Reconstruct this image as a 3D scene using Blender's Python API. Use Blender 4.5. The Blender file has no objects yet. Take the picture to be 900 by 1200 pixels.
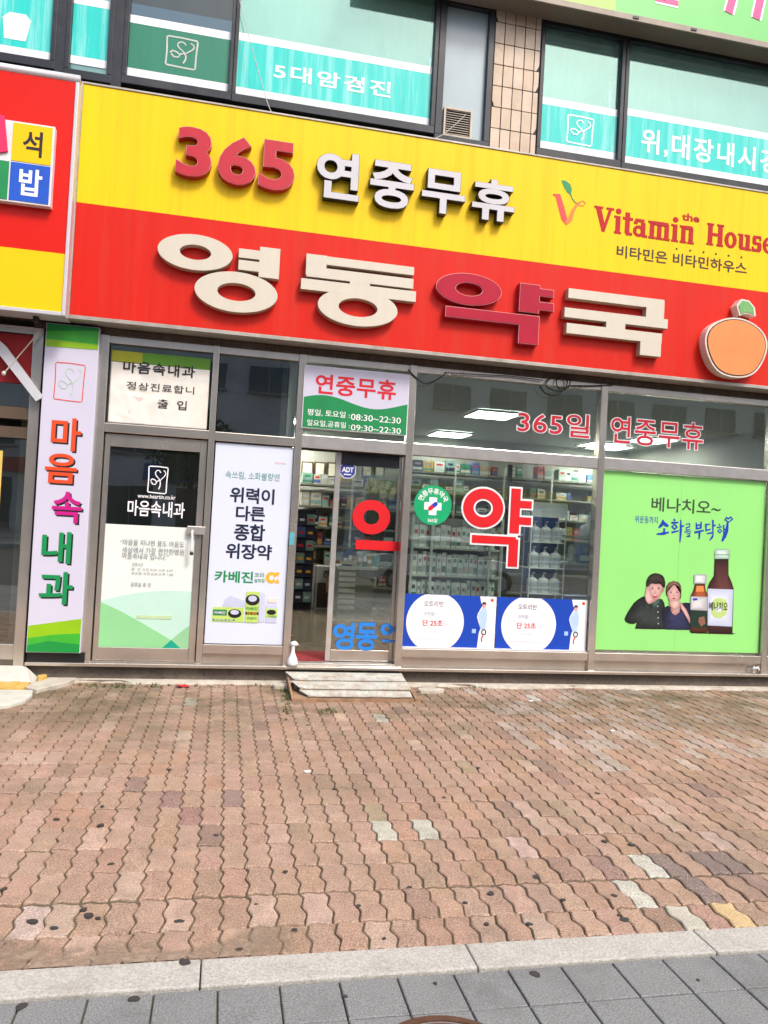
import bpy, math, random
from mathutils import Vector, Matrix
random.seed(7)
scene = bpy.context.scene
C = scene.collection

# ------------------------------------------------------------------ camera
FPX, YAW, PITCH, ROLL, EYE = 897.4, .20293, .01639, .05483, 1.5     # fitted to the photograph's vanishing points
_f = Vector((math.sin(YAW)*math.cos(PITCH), math.cos(YAW)*math.cos(PITCH), math.sin(PITCH)))
_r0 = Vector((math.cos(YAW), -math.sin(YAW), 0)); _u0 = _r0.cross(_f)
CR = _r0*math.cos(ROLL) + _u0*math.sin(ROLL); CU = -_r0*math.sin(ROLL) + _u0*math.cos(ROLL)
cam = bpy.data.cameras.new('camera'); camo = bpy.data.objects.new('camera', cam); C.objects.link(camo)
m = Matrix.Identity(4)
for i in range(3):
    m[i][0], m[i][1], m[i][2] = CR[i], CU[i], -_f[i]
m[2][3] = EYE
camo.matrix_world = m
cam.sensor_fit = 'VERTICAL'; cam.sensor_height = 36; cam.lens = FPX/1200*36
cam.clip_start = .05; cam.clip_end = 500
scene.camera = camo

# ------------------------------------------------------------------ world, sun, exposure
SUN_EL, SUN_AZ = math.radians(52), math.radians(152)      # azimuth clockwise from +Y (the sun stands behind the camera, to the right)
w = bpy.data.worlds.new('World'); scene.world = w; w.use_nodes = True
nt = w.node_tree; nt.nodes.clear()
sky = nt.nodes.new('ShaderNodeTexSky'); sky.sky_type = 'NISHITA'; sky.sun_disc = False
sky.sun_elevation = SUN_EL; sky.sun_rotation = SUN_AZ
sky.air_density = 1.0; sky.dust_density = 4.5; sky.ozone_density = 1.0
bg = nt.nodes.new('ShaderNodeBackground'); bg.inputs[1].default_value = .12
wo = nt.nodes.new('ShaderNodeOutputWorld')
nt.links.new(sky.outputs[0], bg.inputs[0]); nt.links.new(bg.outputs[0], wo.inputs[0])
sl = bpy.data.lights.new('sun', 'SUN'); sl.energy = 1.5; sl.angle = math.radians(14); sl.color = (1, .95, .87)
so = bpy.data.objects.new('sun', sl); C.objects.link(so); so.location = (5, -10, 20)
sd = Vector((math.sin(SUN_AZ)*math.cos(SUN_EL), math.cos(SUN_AZ)*math.cos(SUN_EL), math.sin(SUN_EL)))
so.rotation_euler = (-sd).to_track_quat('-Z', 'Y').to_euler()
vs = scene.view_settings
vs.view_transform = 'Standard'; vs.look = 'None'; vs.gamma = 1; vs.exposure = 0.85; vs.use_curve_mapping = False
scene.cycles.max_bounces = 8; scene.cycles.transparent_max_bounces = 16
scene.cycles.caustics_reflective = False; scene.cycles.caustics_refractive = False

# ------------------------------------------------------------------ pixel -> place helpers (pixel gives a direction, Y the wall it lies on)
def ray(x, y): return CR*((x-450)/FPX) - CU*((y-600)/FPX) + _f
def PX(x, y, Y):
    d = ray(x, y); p = d*(Y/d.y); return p.x, p.z + EYE
def GND(x, y, z=0):
    d = ray(x, y); p = d*((z-EYE)/d.z); return p.x, p.y
def slope(y): return .2027 - .00023*y
def PB(x0, y0, x1, y1, Y):
    """pixel box round an upright rectangle on the wall at Y -> X0, X1, Z0, Z1"""
    xc, yc = (x0+x1)/2, (y0+y1)/2
    w_, h_ = x1-x0, y1-y0; s = slope(yc)
    h2 = max(h_ - abs(s)*w_, h_*.4); w2 = max(w_ - .047*h_, w_*.4)
    X0 = PX(xc-w2/2, yc - s*w2/2, Y)[0]; X1 = PX(xc+w2/2, yc + s*w2/2, Y)[0]
    Z1 = PX(xc, yc-h2/2, Y)[1]; Z0 = PX(xc, yc+h2/2, Y)[1]
    return X0, X1, Z0, Z1

# ------------------------------------------------------------------ materials
MATS = {}
def lin(c):
    if isinstance(c, str):
        c = [int(c[i:i+2], 16)/255 for i in (0, 2, 4)]
        c = [v/12.92 if v <= .04045 else ((v+.055)/1.055)**2.4 for v in c]
    return (c[0], c[1], c[2], 1)
def N(nt, t, **kw):
    n = nt.nodes.new('ShaderNode'+t)
    for k, v in kw.items(): setattr(n, k, v)
    return n
def mat(name, col, rough=.5, metal=0, var=.12, scale=6, stretch=(1, 1, 1), bump=0, bscale=60, spec=.5, dirt=None, dirt_amt=.4, dscale=2.5, emit=0, coat=0):
    if name in MATS: return MATS[name]
    M = bpy.data.materials.new(name); M.use_nodes = True; nt = M.node_tree
    b = nt.nodes['Principled BSDF']; L = nt.links.new
    b.inputs['Roughness'].default_value = rough; b.inputs['Metallic'].default_value = metal
    b.inputs['Specular IOR Level'].default_value = spec; b.inputs['Coat Weight'].default_value = coat
    c = lin(col)
    geo = N(nt, 'NewGeometry'); mp = N(nt, 'Mapping'); mp.inputs['Scale'].default_value = stretch
    L(geo.outputs['Position'], mp.inputs[0])
    nz = N(nt, 'TexNoise'); nz.inputs['Scale'].default_value = scale; nz.inputs['Detail'].default_value = 5; nz.inputs['Roughness'].default_value = .62
    L(mp.outputs[0], nz.inputs[0])
    mr = N(nt, 'MapRange'); mr.inputs['From Min'].default_value = .25; mr.inputs['From Max'].default_value = .75
    mr.inputs['To Min'].default_value = 1-var; mr.inputs['To Max'].default_value = 1+var
    L(nz.outputs[0], mr.inputs[0])
    mx = N(nt, 'Mix', data_type='RGBA', blend_type='MULTIPLY'); mx.inputs[0].default_value = 1
    mx.inputs[6].default_value = c; L(mr.outputs[0], mx.inputs[7]); out = mx.outputs[2]
    if dirt:
        n2 = N(nt, 'TexNoise'); n2.inputs['Scale'].default_value = dscale; n2.inputs['Detail'].default_value = 8; n2.inputs['Roughness'].default_value = .7
        L(mp.outputs[0], n2.inputs[0])
        r2 = N(nt, 'MapRange'); r2.inputs['From Min'].default_value = .48; r2.inputs['From Max'].default_value = .72; r2.inputs['To Max'].default_value = dirt_amt
        L(n2.outputs[0], r2.inputs[0])
        m2 = N(nt, 'Mix', data_type='RGBA'); L(r2.outputs[0], m2.inputs[0]); L(out, m2.inputs[6]); m2.inputs[7].default_value = lin(dirt); out = m2.outputs[2]
        ra = N(nt, 'Math', operation='MULTIPLY_ADD'); L(r2.outputs[0], ra.inputs[0]); ra.inputs[1].default_value = .4; ra.inputs[2].default_value = rough; L(ra.outputs[0], b.inputs['Roughness'])
    L(out, b.inputs['Base Color'])
    if bump:
        n3 = N(nt, 'TexNoise'); n3.inputs['Scale'].default_value = bscale; n3.inputs['Detail'].default_value = 4
        L(mp.outputs[0], n3.inputs[0])
        bp = N(nt, 'Bump'); bp.inputs['Strength'].default_value = bump; bp.inputs['Distance'].default_value = .01
        L(n3.outputs[0], bp.inputs['Height']); L(bp.outputs[0], b.inputs['Normal'])
    if emit:
        b.inputs['Emission Color'].default_value = c; b.inputs['Emission Strength'].default_value = emit
    MATS[name] = M
    return M
def glass(name, tint=(.9, .95, .93), refl=.06, gain=.9, rough=0, haze=0, hazecol=(.6, .7, .7), gtint=(1, 1, 1)):
    if name in MATS: return MATS[name]
    M = bpy.data.materials.new(name); M.use_nodes = True; nt = M.node_tree; nt.nodes.clear(); L = nt.links.new
    o = N(nt, 'OutputMaterial'); tr = N(nt, 'BsdfTransparent'); tr.inputs[0].default_value = (*tint, 1)
    gl = N(nt, 'BsdfGlossy'); gl.inputs['Roughness'].default_value = rough; gl.inputs[0].default_value = (*gtint, 1)
    lw = N(nt, 'LayerWeight'); lw.inputs[0].default_value = .5
    p = N(nt, 'Math', operation='POWER'); L(lw.outputs['Facing'], p.inputs[0]); p.inputs[1].default_value = 4
    a = N(nt, 'Math', operation='MULTIPLY_ADD', use_clamp=True); L(p.outputs[0], a.inputs[0]); a.inputs[1].default_value = gain; a.inputs[2].default_value = refl
    geo = N(nt, 'NewGeometry'); nz = N(nt, 'TexNoise'); nz.inputs['Scale'].default_value = 1.3; nz.inputs['Detail'].default_value = 2
    L(geo.outputs['Position'], nz.inputs[0])
    bp = N(nt, 'Bump'); bp.inputs['Strength'].default_value = .06; bp.inputs['Distance'].default_value = .02; L(nz.outputs[0], bp.inputs['Height']); L(bp.outputs[0], gl.inputs['Normal'])
    base = tr.outputs[0]
    if haze:
        df = N(nt, 'BsdfDiffuse'); df.inputs[0].default_value = (*hazecol, 1)
        n2 = N(nt, 'TexNoise'); n2.inputs['Scale'].default_value = 2; n2.inputs['Detail'].default_value = 6
        mp = N(nt, 'Mapping'); mp.inputs['Scale'].default_value = (4, 1, .6); L(geo.outputs['Position'], mp.inputs[0]); L(mp.outputs[0], n2.inputs[0])
        mh = N(nt, 'Math', operation='MULTIPLY', use_clamp=True); L(n2.outputs[0], mh.inputs[0]); mh.inputs[1].default_value = haze*2
        mm = N(nt, 'MixShader'); L(mh.outputs[0], mm.inputs[0]); L(base, mm.inputs[1]); L(df.outputs[0], mm.inputs[2]); base = mm.outputs[0]
    mx = N(nt, 'MixShader'); L(a.outputs[0], mx.inputs[0]); L(base, mx.inputs[1]); L(gl.outputs[0], mx.inputs[2]); L(mx.outputs[0], o.inputs[0])
    MATS[name] = M
    return M

def paver_material(name, source):
    """speckled concrete paver; colour from the object or from the mesh, plus stains and moss with shapes of their own"""
    M = bpy.data.materials.new(name); M.use_nodes = True; nt = M.node_tree; L = nt.links.new
    b = nt.nodes['Principled BSDF']; b.inputs['Roughness'].default_value = .85; b.inputs['Specular IOR Level'].default_value = .25
    if source == 'object': col = N(nt, 'ObjectInfo').outputs['Color']
    else:
        a = N(nt, 'VertexColor'); a.layer_name = 'Col'; col = a.outputs[0]
    pos = N(nt, 'NewGeometry').outputs['Position']
    def noise(scale, lo, hi, tlo, thi, detail=4, rough=.6):
        n = N(nt, 'TexNoise'); n.inputs['Scale'].default_value = scale; n.inputs['Detail'].default_value = detail; n.inputs['Roughness'].default_value = rough
        L(pos, n.inputs[0]); r = N(nt, 'MapRange'); L(n.outputs[0], r.inputs[0])
        for k, v in zip(('From Min', 'From Max', 'To Min', 'To Max'), (lo, hi, tlo, thi)): r.inputs[k].default_value = v
        return r.outputs[0], n.outputs[0]
    def mul(c, f):
        mx = N(nt, 'Mix', data_type='RGBA', blend_type='MULTIPLY'); mx.inputs[0].default_value = 1; L(c, mx.inputs[6]); L(f, mx.inputs[7]); return mx.outputs[2]
    def mix(c, f, col2):
        mx = N(nt, 'Mix', data_type='RGBA'); L(f, mx.inputs[0]); L(c, mx.inputs[6]); mx.inputs[7].default_value = (*col2, 1); return mx.outputs[2]
    f1, raw = noise(150, .3, .7, .52, 1.48, 5)
    col = mul(col, f1)
    f2, _ = noise(9, .3, .75, .82, 1.14)
    col = mul(col, f2)
    sp, _ = noise(240, .62, .67, 0, .75, 1)              # pale sand grains
    col = mix(col, sp, (.62, .52, .45))
    st, _ = noise(1.3, .5, .70, 0, .55, 8, .75)            # large grey-brown stains
    col = mix(col, st, (.17, .14, .10))
    # moss and dirt gather on the rows towards the shop wall
    sx = N(nt, 'SeparateXYZ'); L(pos, sx.inputs[0])
    g = N(nt, 'MapRange'); L(sx.outputs[1], g.inputs[0])
    for k, v in zip(('From Min', 'From Max', 'To Min', 'To Max'), (4.6, 6.3, 0, 1)): g.inputs[k].default_value = v
    ms, _ = noise(1.7, .44, .60, 0, .85, 9, .75)
    mm = N(nt, 'Math', operation='MULTIPLY'); L(g.outputs[0], mm.inputs[0]); L(ms, mm.inputs[1])
    col = mix(col, mm.outputs[0], (.13, .105, .062))
    # three old spill stains
    for cx, cy, rad, amt in ((-.85, 6.25, .95, .85), (-1.7, 5.6, .7, .7), (4.1, 6.55, 1.1, .75), (.9, 4.4, .6, .3)):
        dv = N(nt, 'VectorMath', operation='DISTANCE'); L(pos, dv.inputs[0]); dv.inputs[1].default_value = (cx, cy, 0)
        md = N(nt, 'MapRange'); L(dv.outputs['Value'], md.inputs[0])
        for k, v in zip(('From Min', 'From Max', 'To Min', 'To Max'), (rad*.2, rad, amt, 0)): md.inputs[k].default_value = v
        nf, _ = noise(4.5, .38, .62, 0, 1, 9, .75); mq = N(nt, 'Math', operation='MULTIPLY'); L(md.outputs[0], mq.inputs[0]); L(nf, mq.inputs[1])
        col = mix(col, mq.outputs[0], (.10, .082, .052))
    L(col, b.inputs['Base Color'])
    bp = N(nt, 'Bump'); bp.inputs['Strength'].default_value = .5; bp.inputs['Distance'].default_value = .003; L(raw, bp.inputs['Height']); L(bp.outputs[0], b.inputs['Normal'])
    return M

steel = mat('brushed_steel', (.66, .61, .55), .2, .8, .14, 3, dirt=(.30, .24, .18), dirt_amt=.32, dscale=1.3)
steel_clean = mat('polished_steel', (.74, .71, .68), .16, .65, .12, 7, dirt=(.3, .25, .2), dirt_amt=.3, dscale=5)
darkframe = mat('dark_window_frame', (.022, .025, .032), .38, .2, .25, 5, dirt=(.09, .085, .08), dirt_amt=.35)
shopglass = glass('shop_glass', (.90, .95, .92), .15, 1.0, haze=.012, hazecol=(.5, .52, .48))
upglass = glass('upper_glass', (.80, .97, .92), .16, .5, haze=.13, hazecol=(.55, .82, .76), gtint=(.72, 1, .93))
frost = mat('frosted_pane', (.33, .42, .46), .28, 0, .15, 2.5, (1, 1, .4), spec=.8)
granite_dark = mat('plinth_granite', (.10, .08, .066), .75, 0, .35, 40, bump=.3, bscale=80, dirt=(.30, .25, .19), dirt_amt=.4, dscale=3.2)
cement = mat('cement', (.50, .46, .39), .9, 0, .2, 12, bump=.5, bscale=35, dirt=(.22, .19, .13), dirt_amt=.7, dscale=4)
kerbm = mat('kerb_granite', (.43, .415, .385), .8, 0, .38, 110, bump=.35, bscale=160, dirt=(.22, .19, .15), dirt_amt=.5, dscale=4)
greytile = mat('grey_paving', (.205, .212, .214), .82, 0, .6, 170, bump=.4, bscale=220, dirt=(.10, .10, .10), dirt_amt=.55, dscale=3)
sand = mat('joint_sand', (.12, .092, .058), .95, 0, .35, 25, bump=.4, dirt=(.05, .065, .02), dirt_amt=.6)
asphalt = mat('asphalt', (.05, .05, .052), .9, 0, .3, 60, bump=.5, bscale=120)
black = mat('black_plastic', (.012, .012, .013), .45, var=.15)
whitep = mat('white_plastic', (.78, .78, .80), .35, var=.04)
def ink(name, c, rough=.45, var=.05): return mat('ink_'+name, c, rough, 0, var, 5)
INK = dict(black=ink('black', '1c1a1c'), navy=ink('navy', '111a3c'), white=ink('white', 'f4f2f4'), red=ink('red', 'd0142c'), crimson=ink('crimson', 'c4123e'),
    green=ink('green', '0b8a4e'), blue=ink('blue', '1238b4'), grey=ink('grey', '8a8c94'), brown=ink('brown', '3c1e10'), orange=ink('orange', 'dd4a1e'),
    magenta=ink('magenta', 'c31183'), gold=ink('gold', 'f2b023'), palegrey=ink('palegrey', 'c0c4cc'), skin=ink('skin', 'd9a8a2'))

# ------------------------------------------------------------------ mesh helpers
WL = {}
def link(o, parent, wloc):
    C.objects.link(o); WL[o.name] = Vector(wloc)
    if parent is not None:
        o.parent = parent; o.location = Vector(wloc) - WL[parent.name]
    else: o.location = wloc
    return o
def empty(name, loc, label=None, cat=None, group=None, parent=None, kind=None):
    o = bpy.data.objects.new(name, None); o.empty_display_size = .1
    link(o, parent, loc); tag(o, label, cat, group, kind); return o
def tag(o, label=None, cat=None, group=None, kind=None):
    if label: o['label'] = label
    if cat: o['category'] = cat
    if group: o['group'] = group
    if kind: o['kind'] = kind
    return o
class G:
    def __init__(s): s.v = []; s.f = []
    def add(s, v, f):
        n = len(s.v); s.v += [tuple(p) for p in v]; s.f += [tuple(i+n for i in q) for q in f]; return s
    def box(s, x0, x1, y0, y1, z0, z1):
        return s.add([(x0,y0,z0),(x1,y0,z0),(x1,y1,z0),(x0,y1,z0),(x0,y0,z1),(x1,y0,z1),(x1,y1,z1),(x0,y1,z1)],
              [(0,3,2,1),(4,5,6,7),(0,1,5,4),(1,2,6,5),(2,3,7,6),(3,0,4,7)])
    def prism(s, pts, y0, y1):
        """outline (x,z), extruded from y0 (front) to y1"""
        n = len(pts); a = sum(pts[i][0]*pts[(i+1)%n][1]-pts[(i+1)%n][0]*pts[i][1] for i in range(n))
        if a < 0: pts = pts[::-1]
        v = [(x, y0, z) for x, z in pts] + [(x, y1, z) for x, z in pts]
        return s.add(v, [tuple(range(n)), tuple(range(2*n-1, n-1, -1))] + [(i, n+i, n+(i+1) % n, (i+1) % n) for i in range(n)])
    def slab(s, pts, z0, z1):
        """outline (x,y), extruded from z0 up to z1"""
        n = len(pts); a = sum(pts[i][0]*pts[(i+1)%n][1]-pts[(i+1)%n][0]*pts[i][1] for i in range(n))
        if a < 0: pts = pts[::-1]
        v = [(x, y, z0) for x, y in pts] + [(x, y, z1) for x, y in pts]
        return s.add(v, [tuple(range(n-1, -1, -1)), tuple(range(n, 2*n))] + [(i, (i+1) % n, n+(i+1) % n, n+i) for i in range(n)])
    def ring(s, cx, cz, ro, ri, y0, y1, n=40):
        """elliptic ring facing -Y; ro, ri = (rx, rz)"""
        v = []
        for y in (y0, y1):
            for r in (ro, ri):
                v += [(cx+r[0]*math.cos(2*math.pi*i/n), y, cz+r[1]*math.sin(2*math.pi*i/n)) for i in range(n)]
        f = []
        for i in range(n):
            j = (i+1) % n
            f += [(i, j, n+j, n+i), (2*n+i, 3*n+i, 3*n+j, 2*n+j), (i, 2*n+i, 2*n+j, j), (n+i, n+j, 3*n+j, 3*n+i)]
        return s.add(v, f)
    def disc(s, cx, cz, rx, rz, y0, y1, n=32):
        return s.prism([(cx+rx*math.cos(2*math.pi*i/n), cz+rz*math.sin(2*math.pi*i/n)) for i in range(n)], y0, y1)
    def ribbon(s, pts, wd, y0, y1):
        """flat stroke along (x,z) points; wd a number or one per point"""
        n = len(pts); L_, R_ = [], []
        for i in range(n):
            a = pts[max(i-1, 0)]; b = pts[min(i+1, n-1)]
            dx, dz = b[0]-a[0], b[1]-a[1]; l = math.hypot(dx, dz) or 1
            h = (wd[i] if isinstance(wd, (list, tuple)) else wd)/2
            L_.append((pts[i][0]-dz/l*h, pts[i][1]+dx/l*h)); R_.append((pts[i][0]+dz/l*h, pts[i][1]-dx/l*h))
        v = [(x, y, z) for y in (y0, y1) for x, z in L_] + []
        v = [(x, y0, z) for x, z in L_] + [(x, y0, z) for x, z in R_] + [(x, y1, z) for x, z in L_] + [(x, y1, z) for x, z in R_]
        f = []
        for i in range(n-1):
            f += [(i, n+i, n+i+1, i+1), (2*n+i, 2*n+i+1, 3*n+i+1, 3*n+i), (i, i+1, 2*n+i+1, 2*n+i), (n+i, 3*n+i, 3*n+i+1, n+i+1)]
        f += [(0, 2*n, 3*n, n), (n-1, 2*n-1, 4*n-1, 3*n-1)]
        return s.add(v, f)
    def tube(s, pts, r, n=8):
        pts = [Vector(p) for p in pts]; rings = []
        for i, p in enumerate(pts):
            d = (pts[min(i+1, len(pts)-1)] - pts[max(i-1, 0)]).normalized()
            a = d.cross(Vector((0, 0, 1)));
            if a.length < .05: a = d.cross(Vector((1, 0, 0)))
            a.normalize(); b = d.cross(a); rr = r[i] if isinstance(r, (list, tuple)) else r
            rings.append([p + (a*math.cos(2*math.pi*k/n) + b*math.sin(2*math.pi*k/n))*rr for k in range(n)])
        v = [q for R_ in rings for q in R_]; f = []
        for i in range(len(pts)-1):
            for k in range(n):
                f.append((i*n+k, (i+1)*n+k, (i+1)*n+(k+1) % n, i*n+(k+1) % n))
        f += [tuple(range(n)), tuple(range((len(pts)-1)*n+n-1, (len(pts)-1)*n-1, -1))]
        return s.add(v, f)
    def lathe(s, cx, cy, prof, n=20):
        """profile (r,z) turned about the vertical through cx, cy"""
        v = [(cx+r*math.cos(2*math.pi*k/n), cy+r*math.sin(2*math.pi*k/n), z) for r, z in prof for k in range(n)]; f = []
        for i in range(len(prof)-1):
            for k in range(n): f.append((i*n+k, i*n+(k+1) % n, (i+1)*n+(k+1) % n, (i+1)*n+k))
        f += [tuple(range(n-1, -1, -1)), tuple(range((len(prof)-1)*n, len(prof)*n))]
        return s.add(v, f)
    def build(s, name, material, parent=None, label=None, cat=None, group=None, kind=None, bevel=0, smooth=False, base=False):
        xs, ys, zs = zip(*s.v)
        c = Vector(((min(xs)+max(xs))/2, (min(ys)+max(ys))/2, min(zs) if base else (min(zs)+max(zs))/2))
        me = bpy.data.meshes.new(name); me.from_pydata([Vector(p)-c for p in s.v], [], s.f); me.update()
        if isinstance(material, str): material = MATS[material]
        me.materials.append(material)
        if smooth: me.shade_smooth()
        o = bpy.data.objects.new(name, me); link(o, parent, c); tag(o, label, cat, group, kind)
        if bevel:
            b = o.modifiers.new('bevel', 'BEVEL'); b.width = bevel; b.segments = 2; b.limit_method = 'ANGLE'
        return o
def bx(name, material, parent, x0, x1, y0, y1, z0, z1, **kw): return G().box(x0, x1, y0, y1, z0, z1).build(name, material, parent, **kw)

_tc = {}
_ts = bpy.data.scenes.new('type_setting')
def text_data(body, offset, space=1.0):
    k = (body, offset, space)
    if k not in _tc:
        cu = bpy.data.curves.new('t', 'FONT'); cu.body = body; cu.size = 1; cu.offset = offset; cu.resolution_u = 4; cu.space_character = space
        cu.fill_mode = 'FRONT'
        o = bpy.data.objects.new('t', cu); _ts.collection.objects.link(o)
        with bpy.context.temp_override(scene=_ts, view_layer=_ts.view_layers[0]):
            dg = bpy.context.evaluated_depsgraph_get()
        me = bpy.data.meshes.new_from_object(o.evaluated_get(dg))
        _tc[k] = ([(v.co.x, v.co.y) for v in me.vertices], [tuple(p.vertices) for p in me.polygons])
        bpy.data.objects.remove(o); bpy.data.curves.remove(cu); bpy.data.meshes.remove(me)
    return _tc[k]
def text(name, body, box, Y, material, parent=None, offset=0., depth=0, ref=None, space=1.0, **kw):
    """lettering facing -Y, fitted into box = X0, X1, Z0, Z1 (by the thinner outline `ref` when a rim goes round it)"""
    v, f = text_data(body, offset, space); rv, _ = text_data(body, offset if ref is None else ref, space)
    a0, a1 = min(p[0] for p in rv), max(p[0] for p in rv); b0, b1 = min(p[1] for p in rv), max(p[1] for p in rv)
    X0, X1, Z0, Z1 = box; sx = (X1-X0)/(a1-a0); sz = (Z1-Z0)/(b1-b0)
    P = [(X0+(x-a0)*sx, Z0+(z-b0)*sz) for x, z in v]
    g = G(); n = len(P)
    g.add([(x, Y, z) for x, z in P], f)
    if depth:
        g.v += [(x, Y+depth, z) for x, z in P]
        ec = {}
        for q in f:
            for i in range(len(q)):
                e = (q[i], q[(i+1) % len(q)]); ec[e] = 1
        g.f += [(a, a+n, b+n, b) for a, b in ec if (b, a) not in ec]
    return g.build(name, material, parent, **kw)
def line(body, x0, y0, x1, y1, Y, ikey, parent, offset=.006, space=1.0, name='lettering', **kw):
    return text(name, body, PB(x0, y0, x1, y1, Y), Y, INK[ikey] if isinstance(ikey, str) else ikey, parent, offset, space=space, **kw)

# ================================================================== THE SETTING
D = 7.08          # glazing plane of the shop front
road = bx('road', asphalt, None, -60, 60, -60, 40, -.6, -.17, kind='structure')
# grey paving at the front, laid in 0.2 m squares, with its bed
sidewalk = empty('sidewalk', (0, 1, 0), kind='structure')
bx('paving_bed', sand, sidewalk, -8, 10, -1.2, 2.505, -.15, -.012)
tw, tl = .1945, .2
GX0 = GND(255, 1157)[0]
def tile_mesh():
    g = G(); w_, l_ = tw/2-.003, tl/2-.003
    for z, k in ((-.03, 0), (-.003, 0), (0, .003)):
        g.v += [(-w_+k, -l_+k, z), (w_-k, -l_+k, z), (w_-k, l_-k, z), (-w_+k, l_-k, z)]
    for a in (0, 4): g.f += [(a+i, a+(i+1) % 4, a+4+(i+1) % 4, a+4+i) for i in range(4)]
    g.f.append((8, 9, 10, 11))
    me = bpy.data.meshes.new('paving_tile'); me.from_pydata(g.v, [], g.f); me.materials.append(greytile); return me
tme = tile_mesh(); rest = G()
MHC = (.70, 2.045); MHR = .215
for r in range(18):
    yc = 2.497 - tl*(r+.5)
    for c in range(-40, 50):
        xc = GX0 + tw*(c+.5)
        if xc < -7.9 or xc > 9.9: continue
        if math.hypot(xc-MHC[0], yc-MHC[1]) < MHR-.12: continue
        if r < 3 and -1.3 < xc < 2.7:
            o = bpy.data.objects.new('paving_tile', tme); link(o, sidewalk, (xc, yc, random.uniform(-.0012, .0012)))
            o.rotation_euler = (random.uniform(-.006, .006), random.uniform(-.006, .006), 0)
        else:
            rest.add([(v.co.x+xc, v.co.y+yc, v.co.z) for v in tme.vertices], [tuple(p.vertices) for p in tme.polygons])
rest.build('paving_tiles_beyond', greytile, sidewalk, kind='stuff')
# kerb stones between grey paving and brick paving
kerb = empty('kerb', (0, 2.58, 0), kind='structure')
KJ = [GND(235, 1140)[0], GND(557, 1128)[0]+.0]; kl = 1.0
ke = [KJ[0]-k for k in (3*kl, 2*kl, kl)] + [KJ[0], KJ[1], GND(828, 1105)[0], GND(828, 1105)[0]+1, GND(828, 1105)[0]+2]
for a, b_ in zip(ke[:-1], ke[1:]):
    bx('kerb_stone', kerbm, kerb, a+.002, b_-.002, 2.512, 2.664, -.2, .003+random.uniform(-.001, .001), bevel=.006)

# brick paving: interlocking wavy pavers in straight rows
pavement = empty('brick_pavement', (1.5, 4.8, 0), kind='structure')
bx('joint_bed', sand, pavement, -5, 9, 2.66, 7.05, -.15, -.0105)
PWX, PLY = .1043, .239
pm_obj = paver_material('paver_single', 'object'); pm_att = paver_material('paver_field', 'mesh')
def paver_outline(w_, l_, jw=.0036, je=.0058):
    prof = [(0, -.0050), (.06, -.0060), (.29, .0075), (.37, .0075), (.54, -.0062), (.61, -.0062), (.83, .0075), (.91, .0068), (1, -.0050)]
    if l_ < .22: prof = [(0, -.005), (.08, -.006), (.33, .0075), (.42, .0075), (.62, -.0062), (.70, -.0062), (.95, .0075), (1, .007)]
    right = [(w_/2+o-jw, -l_/2+je+t*(l_-2*je)) for t, o in prof]
    left = [(-w_/2+o+jw, -l_/2+je+t*(l_-2*je)) for t, o in prof][::-1]
    top = [(x, l_/2-je+dz) for x, dz in ((w_*.24, -.0065), (w_*.02, 0), (-w_*.20, .0085))]
    bot = [(x, -l_/2+je+dz) for x, dz in ((-w_*.20, .0085), (w_*.02, 0), (w_*.24, -.0065))]
    return right + top + left + bot
def paver_mesh(w_, l_):
    o = [(x+random.uniform(-.0016, .0016), y+random.uniform(-.002, .002)) for x, y in paver_outline(w_, l_)]; n = len(o); v = [(x, y, -.022) for x, y in o] + [(x, y, -.0045) for x, y in o]
    v += [(x*(1-.0045/(w_/2)), y*(1-.005/(l_/2)), 0) for x, y in o]
    f = [(i, (i+1) % n, n+(i+1) % n, n+i) for i in range(n)] + [(n+i, n+(i+1) % n, 2*n+(i+1) % n, 2*n+i) for i in range(n)] + [tuple(range(2*n, 3*n))]
    me = bpy.data.meshes.new('paver'); me.from_pydata(v, [], f); me.materials.append(pm_obj); return me
PM = {'full': [paver_mesh(PWX, PLY) for _ in range(8)], 'cut': [paver_mesh(PWX, .195) for _ in range(4)]}
tones = [((.362, .238, .176), 9), ((.350, .228, .166), 8), ((.375, .252, .190), 7), ((.355, .224, .155), 5), ((.29, .19, .145), 1.5), ((.25, .165, .135), .7), ((.42, .30, .235), 2), ((.315, .212, .152), 3), ((.33, .245, .165), .8)]
BYCELL = {(21, 0): (.46, .45, .39), (19, -1): (.46, .45, .39), (20, -2): (.44, .42, .35), (22, -2): (.52, .38, .20), (21, -2): (.35, .215, .17)}
SPECIAL = [((450, 969), (.44, .43, .36)), ((497, 968), (.43, .42, .36)),
    ((785, 1012), (.20, .15, .135)), ((812, 1042), (.20, .15, .135)), ((838, 1010), (.19, .14, .13)), ((855, 1018), (.19, .14, .13)), ((610, 988), (.46, .33, .29)), ((838, 980), (.45, .33, .28)),
    ((38, 1078), (.47, .36, .32)), ((447, 838), (.44, .43, .38)), ((218, 822), (.46, .44, .38)), ((625, 818), (.44, .42, .37)), ((200, 935), (.25, .155, .135)), ((222, 955), (.27, .155, .13)), ((275, 935), (.25, .17, .15)), ((885, 1072), (.30, .21, .15))]
SPC = [(GND(*p), c) for p, c in SPECIAL]
cells = []; IDX = {}
PX0 = GND(162.5, 1053.5)[0]
for r in range(-2, 17):
    y0 = 3.100 + PLY*r + (.006 if r >= 0 else -.004) if r > -2 else 2.666; l_ = PLY if r > -2 else .195
    for c in range(-50, 66):
        xc = PX0 + PWX*(c+.5); yc = y0 + l_/2
        if not -4.9 < xc < 8.9: continue
        cells.append((xc, yc, r)); IDX[(xc, yc, r)] = (c, r)
def inview(x, y):
    p = Vector((x, y, -EYE)); z = p.dot(_f)
    return z > .3 and abs(p.dot(CR)/z*FPX) < 455 and abs(p.dot(CU)/z*FPX) < 610
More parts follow.
